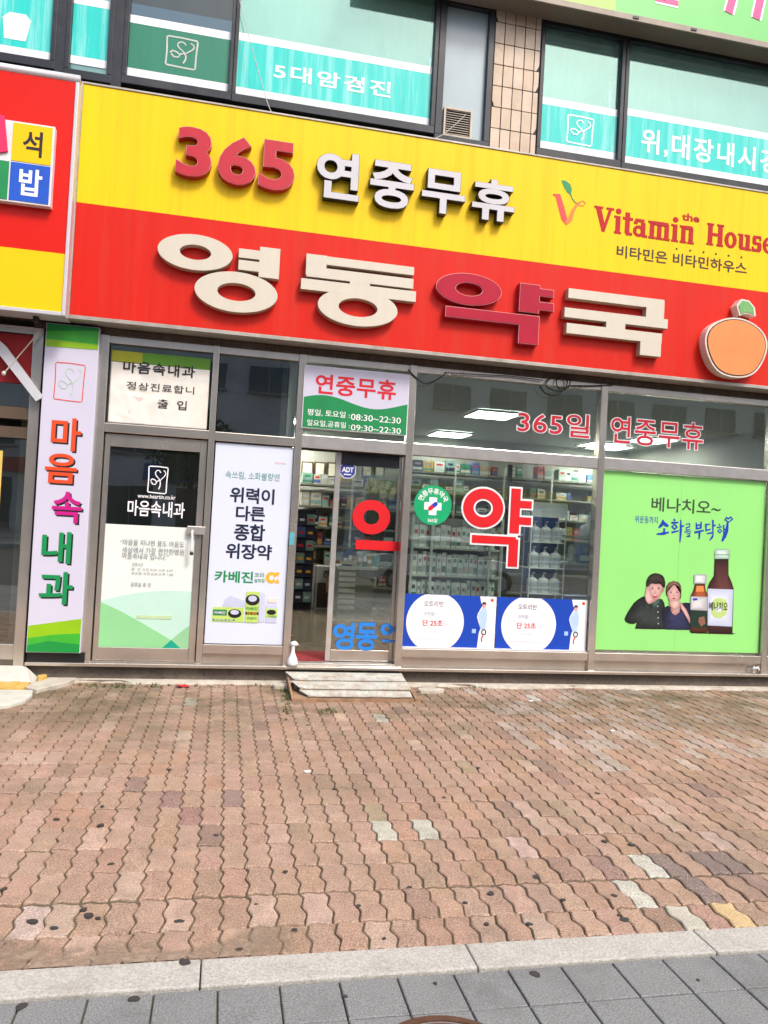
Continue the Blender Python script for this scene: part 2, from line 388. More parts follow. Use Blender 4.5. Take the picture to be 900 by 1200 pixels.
order = sorted([c for c in cells if inview(c[0], c[1])], key=lambda c: (c[0]**2 + c[1]**2))
single = set(order[:300]); field = []; random.seed(11)
for cell in cells:
    xc, yc, r = cell
    col = random.choices([t[0] for t in tones], [t[1] for t in tones])[0]
    if yc > 4.6 and xc > 2.2 and random.random() < .3: col = (.40, .32, .27)
    k = random.uniform(.94, 1.06); col = tuple(min(1, v*k*random.uniform(.97, 1.03)) for v in col)
    for (sx_, sy_), sc in SPC:
        if abs(sx_-xc) < PWX*.5 and abs(sy_-yc) < PLY*.5: col = sc
    col = BYCELL.get(IDX[cell], col)
    z = random.uniform(-.0035, .0015) - (.003 if random.random() < .06 else 0)
    me = random.choice(PM['cut' if r == -2 else 'full'])
    rot = (random.uniform(-.012, .012), random.uniform(-.02, .02), random.uniform(-.014, .014))
    if cell in single:
        o = bpy.data.objects.new('paver', me); link(o, pavement, (xc, yc, z)); o.rotation_euler = rot; o.color = (*col, 1)
    else:
        field.append((me, xc, yc, z, rot, col))
g = G(); cols = []
for me, xc, yc, z, rot, col in field:
    n = len(g.v)
    cz, sz = math.cos(rot[2]), math.sin(rot[2])
    g.v += [(xc+v.co.x*cz-v.co.y*sz, yc+v.co.x*sz+v.co.y*cz, z+v.co.z+v.co.y*rot[0]-v.co.x*rot[1]) for v in me.vertices]
    g.f += [tuple(i+n for i in p.vertices) for p in me.polygons]; cols += [col]*len(me.vertices)
fo = g.build('pavers_beyond', pm_att, pavement, kind='stuff')
ca = fo.data.color_attributes.new('Col', 'FLOAT_COLOR', 'POINT')
ca.data.foreach_set('color', [x for c in cols for x in (*c, 1)])
# cement fillet along the foot of the wall, with a ragged front edge
random.seed(5)
pts = [(-1.25+.09*i, 6.965 + random.uniform(-.03, .025) + .02*math.sin(i*.5)) for i in range(88)]
g = G(); n = len(pts); v = []
for x, y in pts: v += [(x, y, -.01), (x, y+.012, .012), (x, 7.0, .022), (x, 7.075, .03)]
g.add(v, [(4*i+k, 4*(i+1)+k, 4*(i+1)+k+1, 4*i+k+1) for i in range(n-1) for k in range(3)])
tag(g.build('cement_strip', cement, None), kind='structure')
# smear of cement over the pavers beside the kerb
def blob(cx, cy, rx, ry, n=26, jit=.18, seed=1):
    rnd = random.Random(seed); ph = [rnd.uniform(0, 6.28) for _ in range(4)]
    return [(cx+rx*k*math.cos(a), cy+ry*k*math.sin(a)) for a in [2*math.pi*i/n for i in range(n)] for k in [1+jit*(.5*math.sin(2*a+ph[0])+.3*math.sin(3*a+ph[1])+.2*math.sin(5*a+ph[2]))+rnd.uniform(-.03, .03)]]
def dust_material():
    M = bpy.data.materials.new('cement_smear'); M.use_nodes = True; nt = M.node_tree; L = nt.links.new; b = nt.nodes['Principled BSDF']
    b.inputs['Base Color'].default_value = (.30, .225, .165, 1); b.inputs['Roughness'].default_value = .95
    pos = N(nt, 'NewGeometry').outputs['Position']; n = N(nt, 'TexNoise'); n.inputs['Scale'].default_value = 14; n.inputs['Detail'].default_value = 8; n.inputs['Roughness'].default_value = .7; L(pos, n.inputs[0])
    r = N(nt, 'MapRange'); L(n.outputs[0], r.inputs[0])
    for k, v in zip(('From Min', 'From Max', 'To Min', 'To Max'), (.38, .62, 0, .9)): r.inputs[k].default_value = v
    at = N(nt, 'VertexColor'); at.layer_name = 'Col'; mm = N(nt, 'Math', operation='MULTIPLY', use_clamp=True); L(r.outputs[0], mm.inputs[0]); L(at.outputs[0], mm.inputs[1])
    L(mm.outputs[0], b.inputs['Alpha']); return M
smear = dust_material()
g = G(); nx_, ny_ = 60, 14; sx0_, sx1_, sy0_, sy1_ = -.85, .45, 2.667, 2.93; al = []
for j in range(ny_+1):
    for i in range(nx_+1):
        u, v_ = i/nx_, j/ny_; g.v.append((sx0_+(sx1_-sx0_)*u, sy0_+(sy1_-sy0_)*v_, -.0008+.0035*(1-v_)+.0008))
        top = .62+.22*math.sin(u*7+1)+.12*math.sin(u*17); e = max(0, min(1, (top-v_)*4))*max(0, min(1, u*5))*max(0, min(1, (1-u)*4)); al += [e*1.3]*3+[1]
g.f = [(j*(nx_+1)+i, j*(nx_+1)+i+1, (j+1)*(nx_+1)+i+1, (j+1)*(nx_+1)+i) for j in range(ny_) for i in range(nx_)]
o = g.build('cement_smear', smear, pavement, kind='stuff'); o.data.color_attributes.new('Col', 'FLOAT_COLOR', 'POINT').data.foreach_set('color', al)
# dark flattened chewing gum spots trodden into the paving
gumm = mat('gum', (.04, .036, .034), .8, 0, .3, 60)
g = G(); rnd = random.Random(3)
GUM = [(38,1080,.019),(63,1088,.013),(104,1073,.018),(98,1066,.012),(115,1076,.009),(210,1080,.017),(118,967,.017),(66,960,.013),(253,979,.013),(130,1013,.014),(216,1129,.019),(157,1171,.016),(25,1180,.016),(627,1142,.018),(334,1022,.012),(280,1113,.012),(5,1042,.012),(575,1047,.014),(720,1050,.013),(732,1078,.017),(726,1073,.010),(620,1083,.013),(628,1028,.016),(740,990,.016),(404,1168,.009),(198,902,.016),(420,1062,.010),(570,1083,.010),(708,986,.014),(510,1153,.007),(818,1149,.006),(345,1090,.010),(450,1100,.007),(545,1058,.009),(120,945,.01),(360,850,.014),(392,925,.012),(520,935,.013),(660,1055,.013),(300,1060,.007),(480,1040,.009),(700,930,.016),(560,900,.013)]
for i, (px, py, r_) in enumerate(GUM):
    c = GND(px, py); g.slab(blob(c[0], c[1], r_, r_*rnd.uniform(.75, 1.1), 12, .3, i+40), -.004, .0052 if 2.5 < c[1] < 2.67 else .0030)
tag(g.build('gum_spots', gumm, None), kind='stuff')
# moss tufts in the joints at the wall's foot and beside the step
moss = mat('moss', (.05, .085, .015), .95, 0, .5, 40)
g = G(); rnd = random.Random(8)
spots = [(90+rnd.uniform(0, 240), 803+rnd.uniform(-1, 3), .8) for _ in range(45)] + [(336+rnd.uniform(-5, 6), 815+rnd.uniform(-6, 8), 1.5) for _ in range(16)] + [(385+rnd.uniform(-12, 14), 834+rnd.uniform(-2, 3), .8) for _ in range(12)] + [(495+rnd.uniform(0, 80), 806+rnd.uniform(-2, 2), .6) for _ in range(14)] + [(335+rnd.uniform(-3, 3), 835+rnd.uniform(-18, 10), .7) for _ in range(8)]
for px, py, k in spots:
    c = GND(px, py)
    for _ in range(6):
        a = rnd.uniform(0, 6.28); l_ = k*rnd.uniform(.012, .03); x, y = c[0]+rnd.uniform(-.02, .02), c[1]+rnd.uniform(-.012, .012)
        dx, dy = math.cos(a), math.sin(a)
        g.add([(x-dy*.004, y+dx*.004, -.002), (x+dy*.004, y-dx*.004, -.002), (x+dx*l_*.8, y+dy*l_*.8, l_+.004)], [(0, 1, 2)])
tag(g.build('moss', moss, None), kind='stuff')

# ================================================================== THE SHOP BUILDING
B = empty('shop_building', (2, 7.6, 0), 'storefront building with steel glazing below and dark framed upper windows', 'building')
wallm = mat('painted_wall', (.35, .33, .30), .8, 0, .15, 3, dirt=(.15, .13, .11), dirt_amt=.5)
darkwall = mat('brown_wall_tile', (.075, .052, .04), .6, 0, .4, 14, (6, 1, 1), dirt=(.2, .16, .12), dirt_amt=.5)
inwall = mat('interior_wall', (.36, .36, .31), .7, 0, .06, 2)
ceilm = mat('ceiling_board', (.42, .45, .43), .8, 0, .06, 5)
floorm = mat('interior_floor', (.27, .215, .15), .16, 0, .15, 3, dirt=(.2, .16, .11), dirt_amt=.4)
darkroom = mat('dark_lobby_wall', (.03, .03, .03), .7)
FL = .19          # shop floor level
bx('plinth', granite_dark, B, -1.62, 9, 7.045, 7.35, -.3, .137)
bx('ledge', steel, B, -1.60, 9, 6.985, 7.30, .138, .168, bevel=.004)
# lower rails, one per bay (the doorway x .65-1.62 stays open)
P = dict(p1=(-1.16, -1.08), p2=(-.192, -.138), p3=(.578, .642), p4=(1.622, 1.69), p5=(3.585, 3.655), p6=(5.535, 5.60))
for a, b_ in ((-.138, .578), (1.69, 3.585), (3.655, 5.535), (5.60, 8.9)):
    bx('kick_panel', steel, B, a, b_, 7.055, 7.10, .169, .262)
    bx('sill_rail', steel, B, a, b_, 7.025, 7.11, .264, .345, bevel=.004)
for k, (a, b_) in P.items():
    bx('post', steel, B, a, b_, 7.015, 7.12, .169, 3.02, bevel=.004)
bx('post', steel, B, -1.70, -1.615, 7.015, 7.12, .12, 3.02, bevel=.004)
bx('head_rail', darkwall, B, -1.70, 8.9, 7.02, 7.13, 3.022, 3.08, bevel=.004)
for a, b_, z0, z1 in ((-1.08, -.192, 2.175, 2.255), (-.138, .578, 2.17, 2.25), (.642, 1.622, 2.165, 2.285), (1.69, 3.585, 2.172, 2.285), (3.655, 5.535, 2.175, 2.29), (5.60, 8.9, 2.175, 2.29)):
    bx('transom_bar', steel_clean if a > .6 else steel, B, a, b_, 7.02, 7.11, z0, z1, bevel=.005)
for a, b_ in ((-1.08, -.192), (-.138, .578), (.642, 1.622), (1.69, 3.585), (3.655, 5.535), (5.60, 8.9)):
    bx('top_rail', steel, B, a, b_, 7.03, 7.10, 2.955, 3.02, bevel=.004)
# a middle stile in the wide display window and brackets
xm = PX(594, 600, 7.2)[0]
bx('window_stile', darkframe, B, xm-.02, xm+.025, 7.17, 7.20, .36, 2.16)
# panes
for a, b_, z0, z1 in ((-1.075, -.195, 2.257, 2.953), (-.134, .574, 2.252, 2.953), (.646, 1.618, 2.287, 2.953), (1.694, 3.581, 2.287, 2.953), (3.659, 5.531, 2.292, 2.953), (5.604, 8.8, 2.292, 2.953),
                      (1.694, 3.581, .347, 2.17), (3.659, 5.531, .347, 2.173), (5.604, 8.8, .347, 2.173), (-.134, .574, .347, 2.168)):
    bx('window_pane', shopglass, B, a, b_, 7.076, 7.082, z0, z1)
# wall band over the glazing (behind the big sign) with a course of upright brown tiles, wall at the upper floor
bx('wall_band', darkwall, B, -5, 9, 7.05, 7.30, 3.082, 5.18)
rb = mat('soffit_tile', (.10, .07, .055), .5, 0, .3, 9)
for i in range(46):
    bx('wall_tile', rb, B, 1.72+i*.085, 1.72+i*.085+.076, 7.025, 7.049, 3.084, 3.17+random.uniform(-.003, .003))
bx('upper_wall', wallm, B, -5, 9, 7.16, 7.32, 7.31, 9.5)
bx('wall_end', wallm, B, 8.9, 9.2, 7.0, 12.6, -.3, 9.5); bx('wall_end', wallm, B, -5.2, -5.0, 7.0, 12.6, -.3, 9.5)
bx('roof_slab', wallm, B, -5.2, 9.2, 7.0, 12.6, 9.5, 9.8)
# inside the pharmacy
bx('shop_floor', floorm, B, -5, 9, 7.12, 12.5, .0, FL)
bx('threshold', steel_clean, B, .642, 1.622, 7.0, 7.119, .172, FL+.006, bevel=.003)
bx('ceiling', ceilm, B, -5, 9, 7.31, 12.5, 3.02, 3.3)
bx('back_wall', inwall, B, -5, 9, 12.4, 12.6, FL, 3.02)
bx('partition', inwall, B, .50, .57, 7.13, 12.4, FL, 3.02)
bx('partition', inwall, B, 6.9, 7.0, 7.13, 12.4, FL, 3.02)
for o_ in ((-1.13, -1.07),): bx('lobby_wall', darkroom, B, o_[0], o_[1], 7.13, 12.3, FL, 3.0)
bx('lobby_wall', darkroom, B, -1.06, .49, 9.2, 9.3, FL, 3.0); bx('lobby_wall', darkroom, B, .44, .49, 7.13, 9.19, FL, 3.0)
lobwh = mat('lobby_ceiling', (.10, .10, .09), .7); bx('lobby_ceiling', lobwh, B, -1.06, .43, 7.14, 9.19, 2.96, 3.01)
panel = mat('light_panel', (1, 1, .97), .4, var=0, emit=13)
alu = mat('light_frame', (.75, .75, .75), .4)
def panels(px0, py0, px1, py1):
    x0, y0 = GND(px0, py0, 3.0); x1, y1 = GND(px1, py1, 3.0); return x0, y0, x1, y1
for i, (px, py) in enumerate(((577, 486), (527, 509), (705, 521), (335, 492), (312, 508), (597, 556 if 0 else 545), (762, 516))):
    x, y = GND(px, py, 3.0)
    if y > 12: y = 11.8
    l_ = empty('ceiling_light', (x, y, 3.0), parent=B)
    bx('diffuser', panel, l_, x-.28, x+.28, y-.28 if i > 1 else y-.3, y+.3, 2.992, 3.004)
    g = G(); 
    for a in ((x-.31, x-.285, y-.33, y+.33), (x+.285, x+.31, y-.33, y+.33), (x-.284, x+.284, y-.33, y-.305), (x-.284, x+.284, y+.305, y+.33)): g.box(*a, 2.985, 3.015)
    g.build('frame', alu, l_)

# ---- sliding door leaf (right half of the doorway), its mate slid away behind the glass
DL = empty('door', (1.38, 7.11, FL), parent=B, label='sliding glass door leaf with slim steel edge')
xa = PX(391, 650, 7.13)[0]; xb = 1.62
bx('stile', steel_clean, DL, xa-.03, xa+.02, 7.122, 7.152, FL+.012, 2.155, bevel=.004)
bx('stile', steel, DL, xb-.03, xb, 7.122, 7.152, FL+.012, 2.155, bevel=.004)
bx('rail', steel, DL, xa+.021, xb-.031, 7.122, 7.152, FL+.012, FL+.115, bevel=.004)
bx('rail', darkframe, DL, xa+.021, xb-.031, 7.122, 7.152, 2.04, 2.155)
bx('pane', shopglass, DL, xa+.021, xb-.031, 7.134, 7.14, FL+.117, 2.038)
bx('door_head', darkframe, B, .645, 1.62, 7.112, 7.20, 2.157, 2.28)
# ---- clinic entrance door on the left
CD = empty('door', (-.63, 7.06, .17), parent=B, label='steel framed glass door with half height notice')
dx0, dx1 = -1.07, -.20
bx('stile', steel, CD, dx0, dx0+.045, 7.045, 7.085, .185, 2.165, bevel=.004); bx('stile', steel, CD, dx1-.06, dx1, 7.045, 7.085, .185, 2.165, bevel=.004)
bx('rail', steel, CD, dx0+.046, dx1-.061, 7.045, 7.085, 2.055, 2.165, bevel=.004); bx('rail', steel, CD, dx0+.046, dx1-.061, 7.045, 7.085, .185, .30, bevel=.004)
bx('pane', shopglass, CD, dx0+.047, dx1-.062, 7.062, 7.068, .302, 2.053)
bx('sill', steel, B, -1.08, -.192, 7.03, 7.10, .169, .183)
hd = empty('handle', (PX(224, 618, 7.03)[0], 7.03, 1.4), parent=CD)
hx0, hx1, hz0, hz1 = PB(219, 616, 241, 627, 7.03)
bx('lock_plate', steel_clean, hd, hx0, hx1, 7.012, 7.043, hz0, hz1, bevel=.006)
hx, _ = PX(225, 632, 7.0); z0 = PX(225, 648, 7.0)[1]; z1 = PX(226, 622, 7.0)[1]
G().tube([(hx, 7.01, z1), (hx, 6.985, z1-.01), (hx, 6.98, z1-.05), (hx, 6.98, z0+.02), (hx, 6.982, z0)], [.010, .011, .012, .012, .010], 10).build('lever', whitep, hd, smooth=True)
G().lathe(hx+.004, 6.982, [(.001, z0-.02), (.014, z0-.017), (.018, z0-.005), (.012, z0+.012)], 12).build('thumb_turn', darkframe, hd, smooth=True)

# ---- upper floor windows: dark frames, coated glass, film bands
teal = mat('teal_film', (.012, .60, .54), .35, 0, .10, 3, (8, 1, .4), dirt=(.50, .86, .85), dirt_amt=.75, dscale=1.3)
greenfilm = mat('green_film', (.012, .20, .12), .4, 0, .1, 3, (4, 1, .5))
filmwhite = mat('white_film', (.84, .87, .87), .4, 0, .06, 4)
curtain = mat('roller_blind', (.58, .70, .66), .9, 0, .1, 2, (3, 1, .3))
bx('upper_floor', wallm, B, -5, 9, 7.31, 12.5, 4.9, 5.17)
bx('upper_back_wall', mat('upper_room', (.30, .36, .34), .8), B, -5, 9, 9.4, 9.5, 5.171, 6.75)
YF = 7.06
def upwin(name_label, x0, x1, zb, zt, film=None, fz=None, glassm=upglass, fr=.04, blind=True):
    W = empty('window', ((x0+x1)/2, 7.1, zb), parent=B, label=name_label)
    for a, b_, c, d in ((x0-fr, x0, zb-.0, zt), (x1, x1+fr, zb, zt), (x0-fr, x1+fr, zb-.075, zb-.001), (x0-fr, x1+fr, zt+.001, zt+.09)):
        bx('frame', darkframe, W, a, b_, YF-.03, YF+.06, c, d, bevel=.004)
    bx('pane', glassm, W, x0+.001, x1-.001, YF+.02, YF+.026, zb+.001, zt-.001)
    if film:
        z0, z1 = fz
        s = .072
        bx('film_band', film, W, x0+.002, x1-.002, YF+.0145, YF+.0185, z0+s, z1-s)
        bx('film_stripe', filmwhite, W, x0+.002, x1-.002, YF+.0145, YF+.0185, z1-s+.001, z1); bx('film_stripe', filmwhite, W, x0+.002, x1-.002, YF+.0145, YF+.0185, z0, z0+s-.001)
    if blind: bx('blind', curtain, W, x0-.03, x1+.03, 7.34, 7.35, zb, zt+.05)
    return W
YI = YF + .0125
W1 = upwin('leftmost upper window with teal film', -3.6, -1.71, 5.345, 7.0, teal, (5.36, 5.98))
W2 = upwin('narrow upper window with teal film', -1.555, -1.245, 5.30, 7.0, teal, (5.37, 5.97))
W3 = upwin('upper sash with darker green film', -1.08, -.20, 5.325, 7.0, greenfilm, (5.345, 5.89), glass('shaded_glass', (.5, .62, .6), .07, .8, haze=.05, hazecol=(.3, .4, .4)), blind=False)
W4 = upwin('wide upper window lettered in white', -.135, 1.69, 5.32, 7.0, teal, (5.335, 5.905))
W6 = upwin('upper window with emblem right of tiled pier', 2.81, 3.635, 5.28, 6.5, teal, (5.30, 5.81))
W7 = upwin('widest upper window at right, lettered in white', 3.72, 7.0, 5.27, 6.5, teal, (5.285, 5.845))
# frosted sash with its vent grille
W5 = empty('window', (2.0, 7.1, 5.25), parent=B, label='narrow frosted sash with vent grille')
for a, b_, c, d in ((1.735, 1.80, 5.25, 6.9), (2.225, 2.283, 5.25, 6.9), (1.735, 2.283, 5.175, 5.249), (1.801, 2.224, 6.52, 6.9)): bx('frame', darkframe, W5, a, b_, YF-.03, YF+.06, c, d, bevel=.004)
bx('pane', frost, W5, 1.801, 2.224, YF+.02, YF+.03, 5.25, 6.519)
vx0, vx1, vz0, vz1 = 1.822, 2.105, 5.25, 5.53
ventm = mat('vent_plastic', (.55, .47, .38), .5, dirt=(.2, .15, .1), dirt_amt=.5)
for a in ((vx0, vx0+.018, vz0, vz1), (vx1-.018, vx1, vz0, vz1), (vx0+.0185, vx1-.0185, vz0, vz0+.018), (vx0+.0185, vx1-.0185, vz1-.018, vz1)): bx('vent_frame', ventm, W5, a[0], a[1], YF-.02, YF+.019, a[2], a[3])
bx('vent_back', black, W5, vx0+.02, vx1-.02, YF+.008, YF+.018, vz0+.02, vz1-.02)
for i in range(11):
    z = vz0+.032+i*.0225
    G().add([(vx0+.019, YF-.012, z-.004), (vx1-.019, YF-.012, z-.004), (vx1-.019, YF+.007, z+.009), (vx0+.019, YF+.007, z+.009), (vx0+.019, YF-.012, z), (vx1-.019, YF-.012, z), (vx1-.019, YF+.007, z+.013), (vx0+.019, YF+.007, z+.013)],
        [(0, 1, 5, 4), (4, 5, 6, 7), (3, 2, 1, 0), (2, 3, 7, 6), (0, 4, 7, 3), (1, 2, 6, 5)]).build('vent_slat', ventm, W5)
# lettering and emblems on the films
text('lettering', '5대암검진', PB(320, 72, 459, 116, YI), YI, INK['white'], W4, .02, space=1.15)
text('lettering', '위,대장내시경', PB(750, 150, 912, 206, YI), YI, INK['white'], W7, .02, space=1.15)
def emblem(x0, x1, z0, z1, Y, material, parent, wd, frame_mat=None, name='emblem'):
    """clinic mark: hand drawn square frame, a heart and a reaching curl inside"""
    W_, H_ = x1-x0, z1-z0; q = lambda pts: [(x0+a*W_, z0+b_*H_) for a, b_ in pts]
    fr = q([(.02, .5), (.0, .97), (.05, 1), (.5, 1.005), (.98, .98), (1, .93), (.97, .5), (.96, .03), (.9, 0), (.5, .01), (.03, .03), (.0, .06), (.02, .5)])
    G().ribbon(fr, wd, Y, Y+.001).build(name, frame_mat or material, parent)
    t = [math.pi*2*i/26 for i in range(27)]
    heart = [(.62+.27*(math.sin(a)**3), .70+.014*(13*math.cos(a)-5*math.cos(2*a)-2*math.cos(3*a)-math.cos(4*a))) for a in t[4:]]
    curl = [(.12, .45), (.2, .53), (.34, .50), (.45, .42), (.38, .33), (.25, .33), (.16, .42)]
    stem = [(.45, .44), (.58, .50), (.64, .40), (.63, .28), (.56, .15)]
    g = G(); g.ribbon(q(heart), wd*.8, Y-.0005, Y+.0005); g.ribbon(q(curl), wd, Y-.001, Y); g.ribbon(q(stem), wd, Y-.0015, Y-.0005); g.build(name, material, parent)
emblem(*PB(194, 41, 232, 83, YI), YI, mat('ink_faded', (.55, .58, .52), .5), W3, .014)
emblem(*PB(664, 134, 696, 172, YI), YI, INK['white'], W6, .014)
# white tub pictogram on the leftmost film
a = PB(2, 16, 36, 50, YI); G().prism([(a[0], a[3]-.03), (a[0]+.02, a[2]), (a[1]-.03, a[2]), (a[1], a[3]-.03)], YI, YI+.001).build('pictogram', INK['white'], W1)
G().prism([(a[0]-.01, a[3]-.028), (a[1]+.01, a[3]-.028), (a[1]-.04, a[3]+.03), (a[0]+.05, a[3]+.03)], YI, YI+.001).build('pictogram', INK['white'], W1)
# tiled pier
tilem = [mat('pier_tile_%d' % i, c, .35, 0, .12, 5, dirt=(.30, .2, .12), dirt_amt=.35, dscale=4) for i, c in enumerate(((.60, .46, .34), (.57, .43, .31), (.62, .48, .37)))]
pier = bx('pier', mat('tile_grout', (.06, .05, .045), .9), B, 2.285, 2.77, 7.045, 7.30, 5.181, 6.9)
xs = [2.288, 2.388, 2.493, 2.598, 2.703, 2.762]; zr = [5.19+.2075*i for i in range(8)]
for i in range(7):
    for j in range(5):
        x0, x1 = xs[j]+.004, xs[j+1]-.004; z0, z1 = zr[i]+.004, zr[i+1]-.004
        g = G(); y0 = 7.034+random.uniform(0, .003)
        if (i, j) in ((1, 4), (3, 4), (4, 4)):   # chipped outer corners
            g.prism([(x0, z0), (x1-.03, z0), (x1-.012, z0+.03), (x1, z0+.06), (x1, z1), (x0, z1)], y0, 7.044)
        elif (i, j) in ((2, 0), (6, 0)):
            g.prism([(x0+.022, z0), (x1, z0), (x1, z1), (x0, z1), (x0, z0+.05), (x0+.01, z0+.035)], y0, 7.044)
        else: g.box(x0, x1, y0, 7.044, z0, z1)
        g.build('tile', random.choice(tilem), pier, bevel=.002)
# sealed gaps between the window groups
for a, b_ in ((-1.67, -1.595), (-1.205, -1.12), (-.16+.0, -.175), (3.676, 3.679)):
    if b_ > a: bx('mullion', darkframe, B, a, b_, YF-.02, 7.3, 5.181, 6.9)
bx('mullion', darkframe, B, 1.731-.0005, 1.734, YF-.02, 7.3, 5.181, 6.9)
bx('window_head', darkframe, B, 2.77, 7.1, YF-.04, 7.3, 6.592, 6.749)
bx('window_head', darkframe, B, -5, 2.284, YF-.04, 7.3, 7.092, 7.3)
bx('window_sill', steel, B, -5, 9, 7.0, 7.045, 5.10, 5.165)

# ================================================================== SIGNS ON THE FACADE
yellow = mat('sign_yellow', (.90, .60, .002), .45, 0, .04, 2, (12, 1, .35), dirt=(.62, .40, .012), dirt_amt=.45, dscale=1.1, spec=.25)
redp = mat('sign_red', (.64, .012, .003), .45, 0, .05, 2, (7, 1, .4), dirt=(.58, .045, .022), dirt_amt=.55, dscale=.9, spec=.25)
trim = mat('sign_trim', (.42, .39, .35), .5, .4, .2, 6, dirt=(.18, .14, .1), dirt_amt=.6)
YS = 6.82
S = empty('signboard', (2.0, 6.95, 3.08), 'long yellow and red pharmacy signboard with raised lettering', 'signboard')
SX0, SX1, SZ0, SZM, SZ1 = -1.392, 7.2, 3.105, 4.068, 5.085
bx('casing', trim, S, SX0-.004, SX1, YS+.006, 7.049, SZ0-.02, SZ1+.004)
bx('yellow_panel', yellow, S, SX0+.012, SX1-.01, YS, YS+.0055, SZM+.0005, SZ1-.012)
bx('red_panel', redp, S, SX0+.012, SX1-.01, YS, YS+.0055, SZ0+.012, SZM-.0005)
for a in ((SX0-.006, SX0+.010, SZ0-.022, SZ1+.006), (SX0+.011, SX1, SZ0-.022, SZ0+.010), (SX0+.011, SX1, SZ1-.010, SZ1+.006)): bx('edge_trim', trim, S, a[0], a[1], YS-.008, YS+.0058, a[2], a[3], bevel=.002)
YL = 6.745        # front of the raised letters
def raised(body, box, cbody, crim, cface, o0, o1):
    o = text('letter', body, box, YL+.004, cbody, S, o0, depth=YS-YL-.0035)
    text('letter_rim', body, box, YL+.0015, crim, o, o0-.003, ref=o0); text('letter_face', body, box, YL, cface, o, o1, ref=o0)
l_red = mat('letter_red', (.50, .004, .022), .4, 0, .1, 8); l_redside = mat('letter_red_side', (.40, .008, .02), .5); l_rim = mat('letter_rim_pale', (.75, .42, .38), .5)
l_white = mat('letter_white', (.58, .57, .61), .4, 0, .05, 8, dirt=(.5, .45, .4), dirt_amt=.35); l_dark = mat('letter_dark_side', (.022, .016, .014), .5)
for ch, b_ in (('3', (205, 145, 250, 211)), ('6', (254, 155.5, 302, 220.5)), ('5', (302, 161, 347.5, 227))):
    raised(ch, PB(*b_, YL), l_redside, l_rim, l_red, .036, .029)
for ch, b_ in (('연', (369, 173, 423.5, 238)), ('중', (432, 185, 487, 249)), ('무', (493, 195, 547, 255)), ('휴', (552, 206, 605, 263))):
    x0, x1, z0, z1 = PB(*b_, YL)
    raised(ch, (x0, x1, z0, z1), l_dark, l_dark, l_white, .036, .027)
# the big wide letters: strokes measured from the photograph
def strokes(pieces, Y0, depth, inset, material, name, parent, step=.0004):
    g = G()
    for i, p in enumerate(pieces):
        y0 = Y0 + step*i
        if p[0] == 'r':
            _, cx, cz, rx, rz, hx_, hz_ = p; g.ring(cx, cz, (rx-inset, rz-inset), (hx_+inset, hz_+inset), y0, Y0+depth, 56)
        else:
            _, x0, x1, z0, z1 = p; g.box(x0+inset, x1-inset, y0, Y0+depth, z0+inset, z1-inset)
    return g.build(name, material, parent)
def mk(Zf, Y):
    def ppm(x, y):
        a = PX(x-10, y, Y); b_ = PX(x+10, y, Y); c = PX(x, y-10, Y); d = PX(x, y+10, Y); return (b_[0]-a[0])/20, (c[1]-d[1])/20
    def R(cx, cy, w_, h_, hw, hh):
        x, y = Zf(cx, cy); k = Zf.k; X, Z = PX(x, y, Y); mx, mz = ppm(x, y); return ('r', X, Z, w_/k/2*mx, h_/k/2*mz*.93, hw/k/2*mx, hh/k/2*mz*.93)
    def Hh(xl, yl, xr, yr, th):
        a, b_ = Zf(xl, yl), Zf(xr, yr); X0, Z0 = PX(*a, Y); X1, Z1 = PX(*b_, Y); mz = ppm(*a)[1]; z = (Z0+Z1)/2; t = th/Zf.k/2*mz
        return ('b', X0, X1, z-t, z+t)
    def V(xt, yt, xb, yb, th):
        a, b_ = Zf(xt, yt), Zf(xb, yb); X0, Z1 = PX(*a, Y); X1, Z0 = PX(*b_, Y); mx = ppm(*a)[0]; x = (X0+X1)/2; t = th/Zf.k/2*mx
        return ('b', x-t, x+t, Z0, Z1)
    return R, Hh, V
def zf(x0, y0, k):
    f_ = lambda a, b_: (x0+a/k, y0+b_/k); f_.k = k; return f_
R, Hh, V = mk(zf(170, 260, 2.727), YL)
yeong = [R(161, 97, 242, 124, 100, 50), R(292, 224, 268, 140, 122, 60), V(399, 82, 396, 180, 66), Hh(299, 99, 370, 106, 30), Hh(298, 135, 370, 145, 33)]
dong = [Hh(515, 115, 860, 158, 28), V(549, 104, 546, 172, 66), Hh(516, 158, 858, 197, 34), V(688, 180, 686, 205, 66), Hh(498, 195, 866, 240, 36), R(681, 274, 257, 128, 124, 62)]
R, Hh, V = mk(zf(490, 300, 2.903), YL)
yak = [R(174, 113, 226, 118, 90, 46), V(381, 94, 379, 193, 70), Hh(400, 122, 463, 129, 28), Hh(400, 168, 463, 175, 30), Hh(93, 188, 380, 218, 38), V(379, 200, 376, 300, 70)]
guk = [Hh(511, 128, 838, 163, 34), V(808, 150, 806, 225, 62), Hh(498, 190, 850, 232, 34), V(674, 212, 672, 258, 66), Hh(505, 245, 830, 280, 36), V(794, 262, 790, 340, 72)]
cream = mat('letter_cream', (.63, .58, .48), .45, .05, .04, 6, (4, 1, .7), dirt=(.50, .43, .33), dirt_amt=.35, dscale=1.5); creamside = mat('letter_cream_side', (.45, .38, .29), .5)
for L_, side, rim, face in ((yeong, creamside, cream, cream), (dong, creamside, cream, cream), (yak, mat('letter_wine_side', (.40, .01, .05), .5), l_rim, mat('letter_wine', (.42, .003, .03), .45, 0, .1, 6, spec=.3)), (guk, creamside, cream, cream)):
    o = strokes(L_, YL+.006, YS-YL-.0065, 0, side, 'letter', S)
    if rim is not face: strokes(L_, YL+.003, .0055, .002, rim, 'letter_rim', o)
    strokes(L_, YL, .0085, .006 if rim is not face else .002, face, 'letter_face', o)
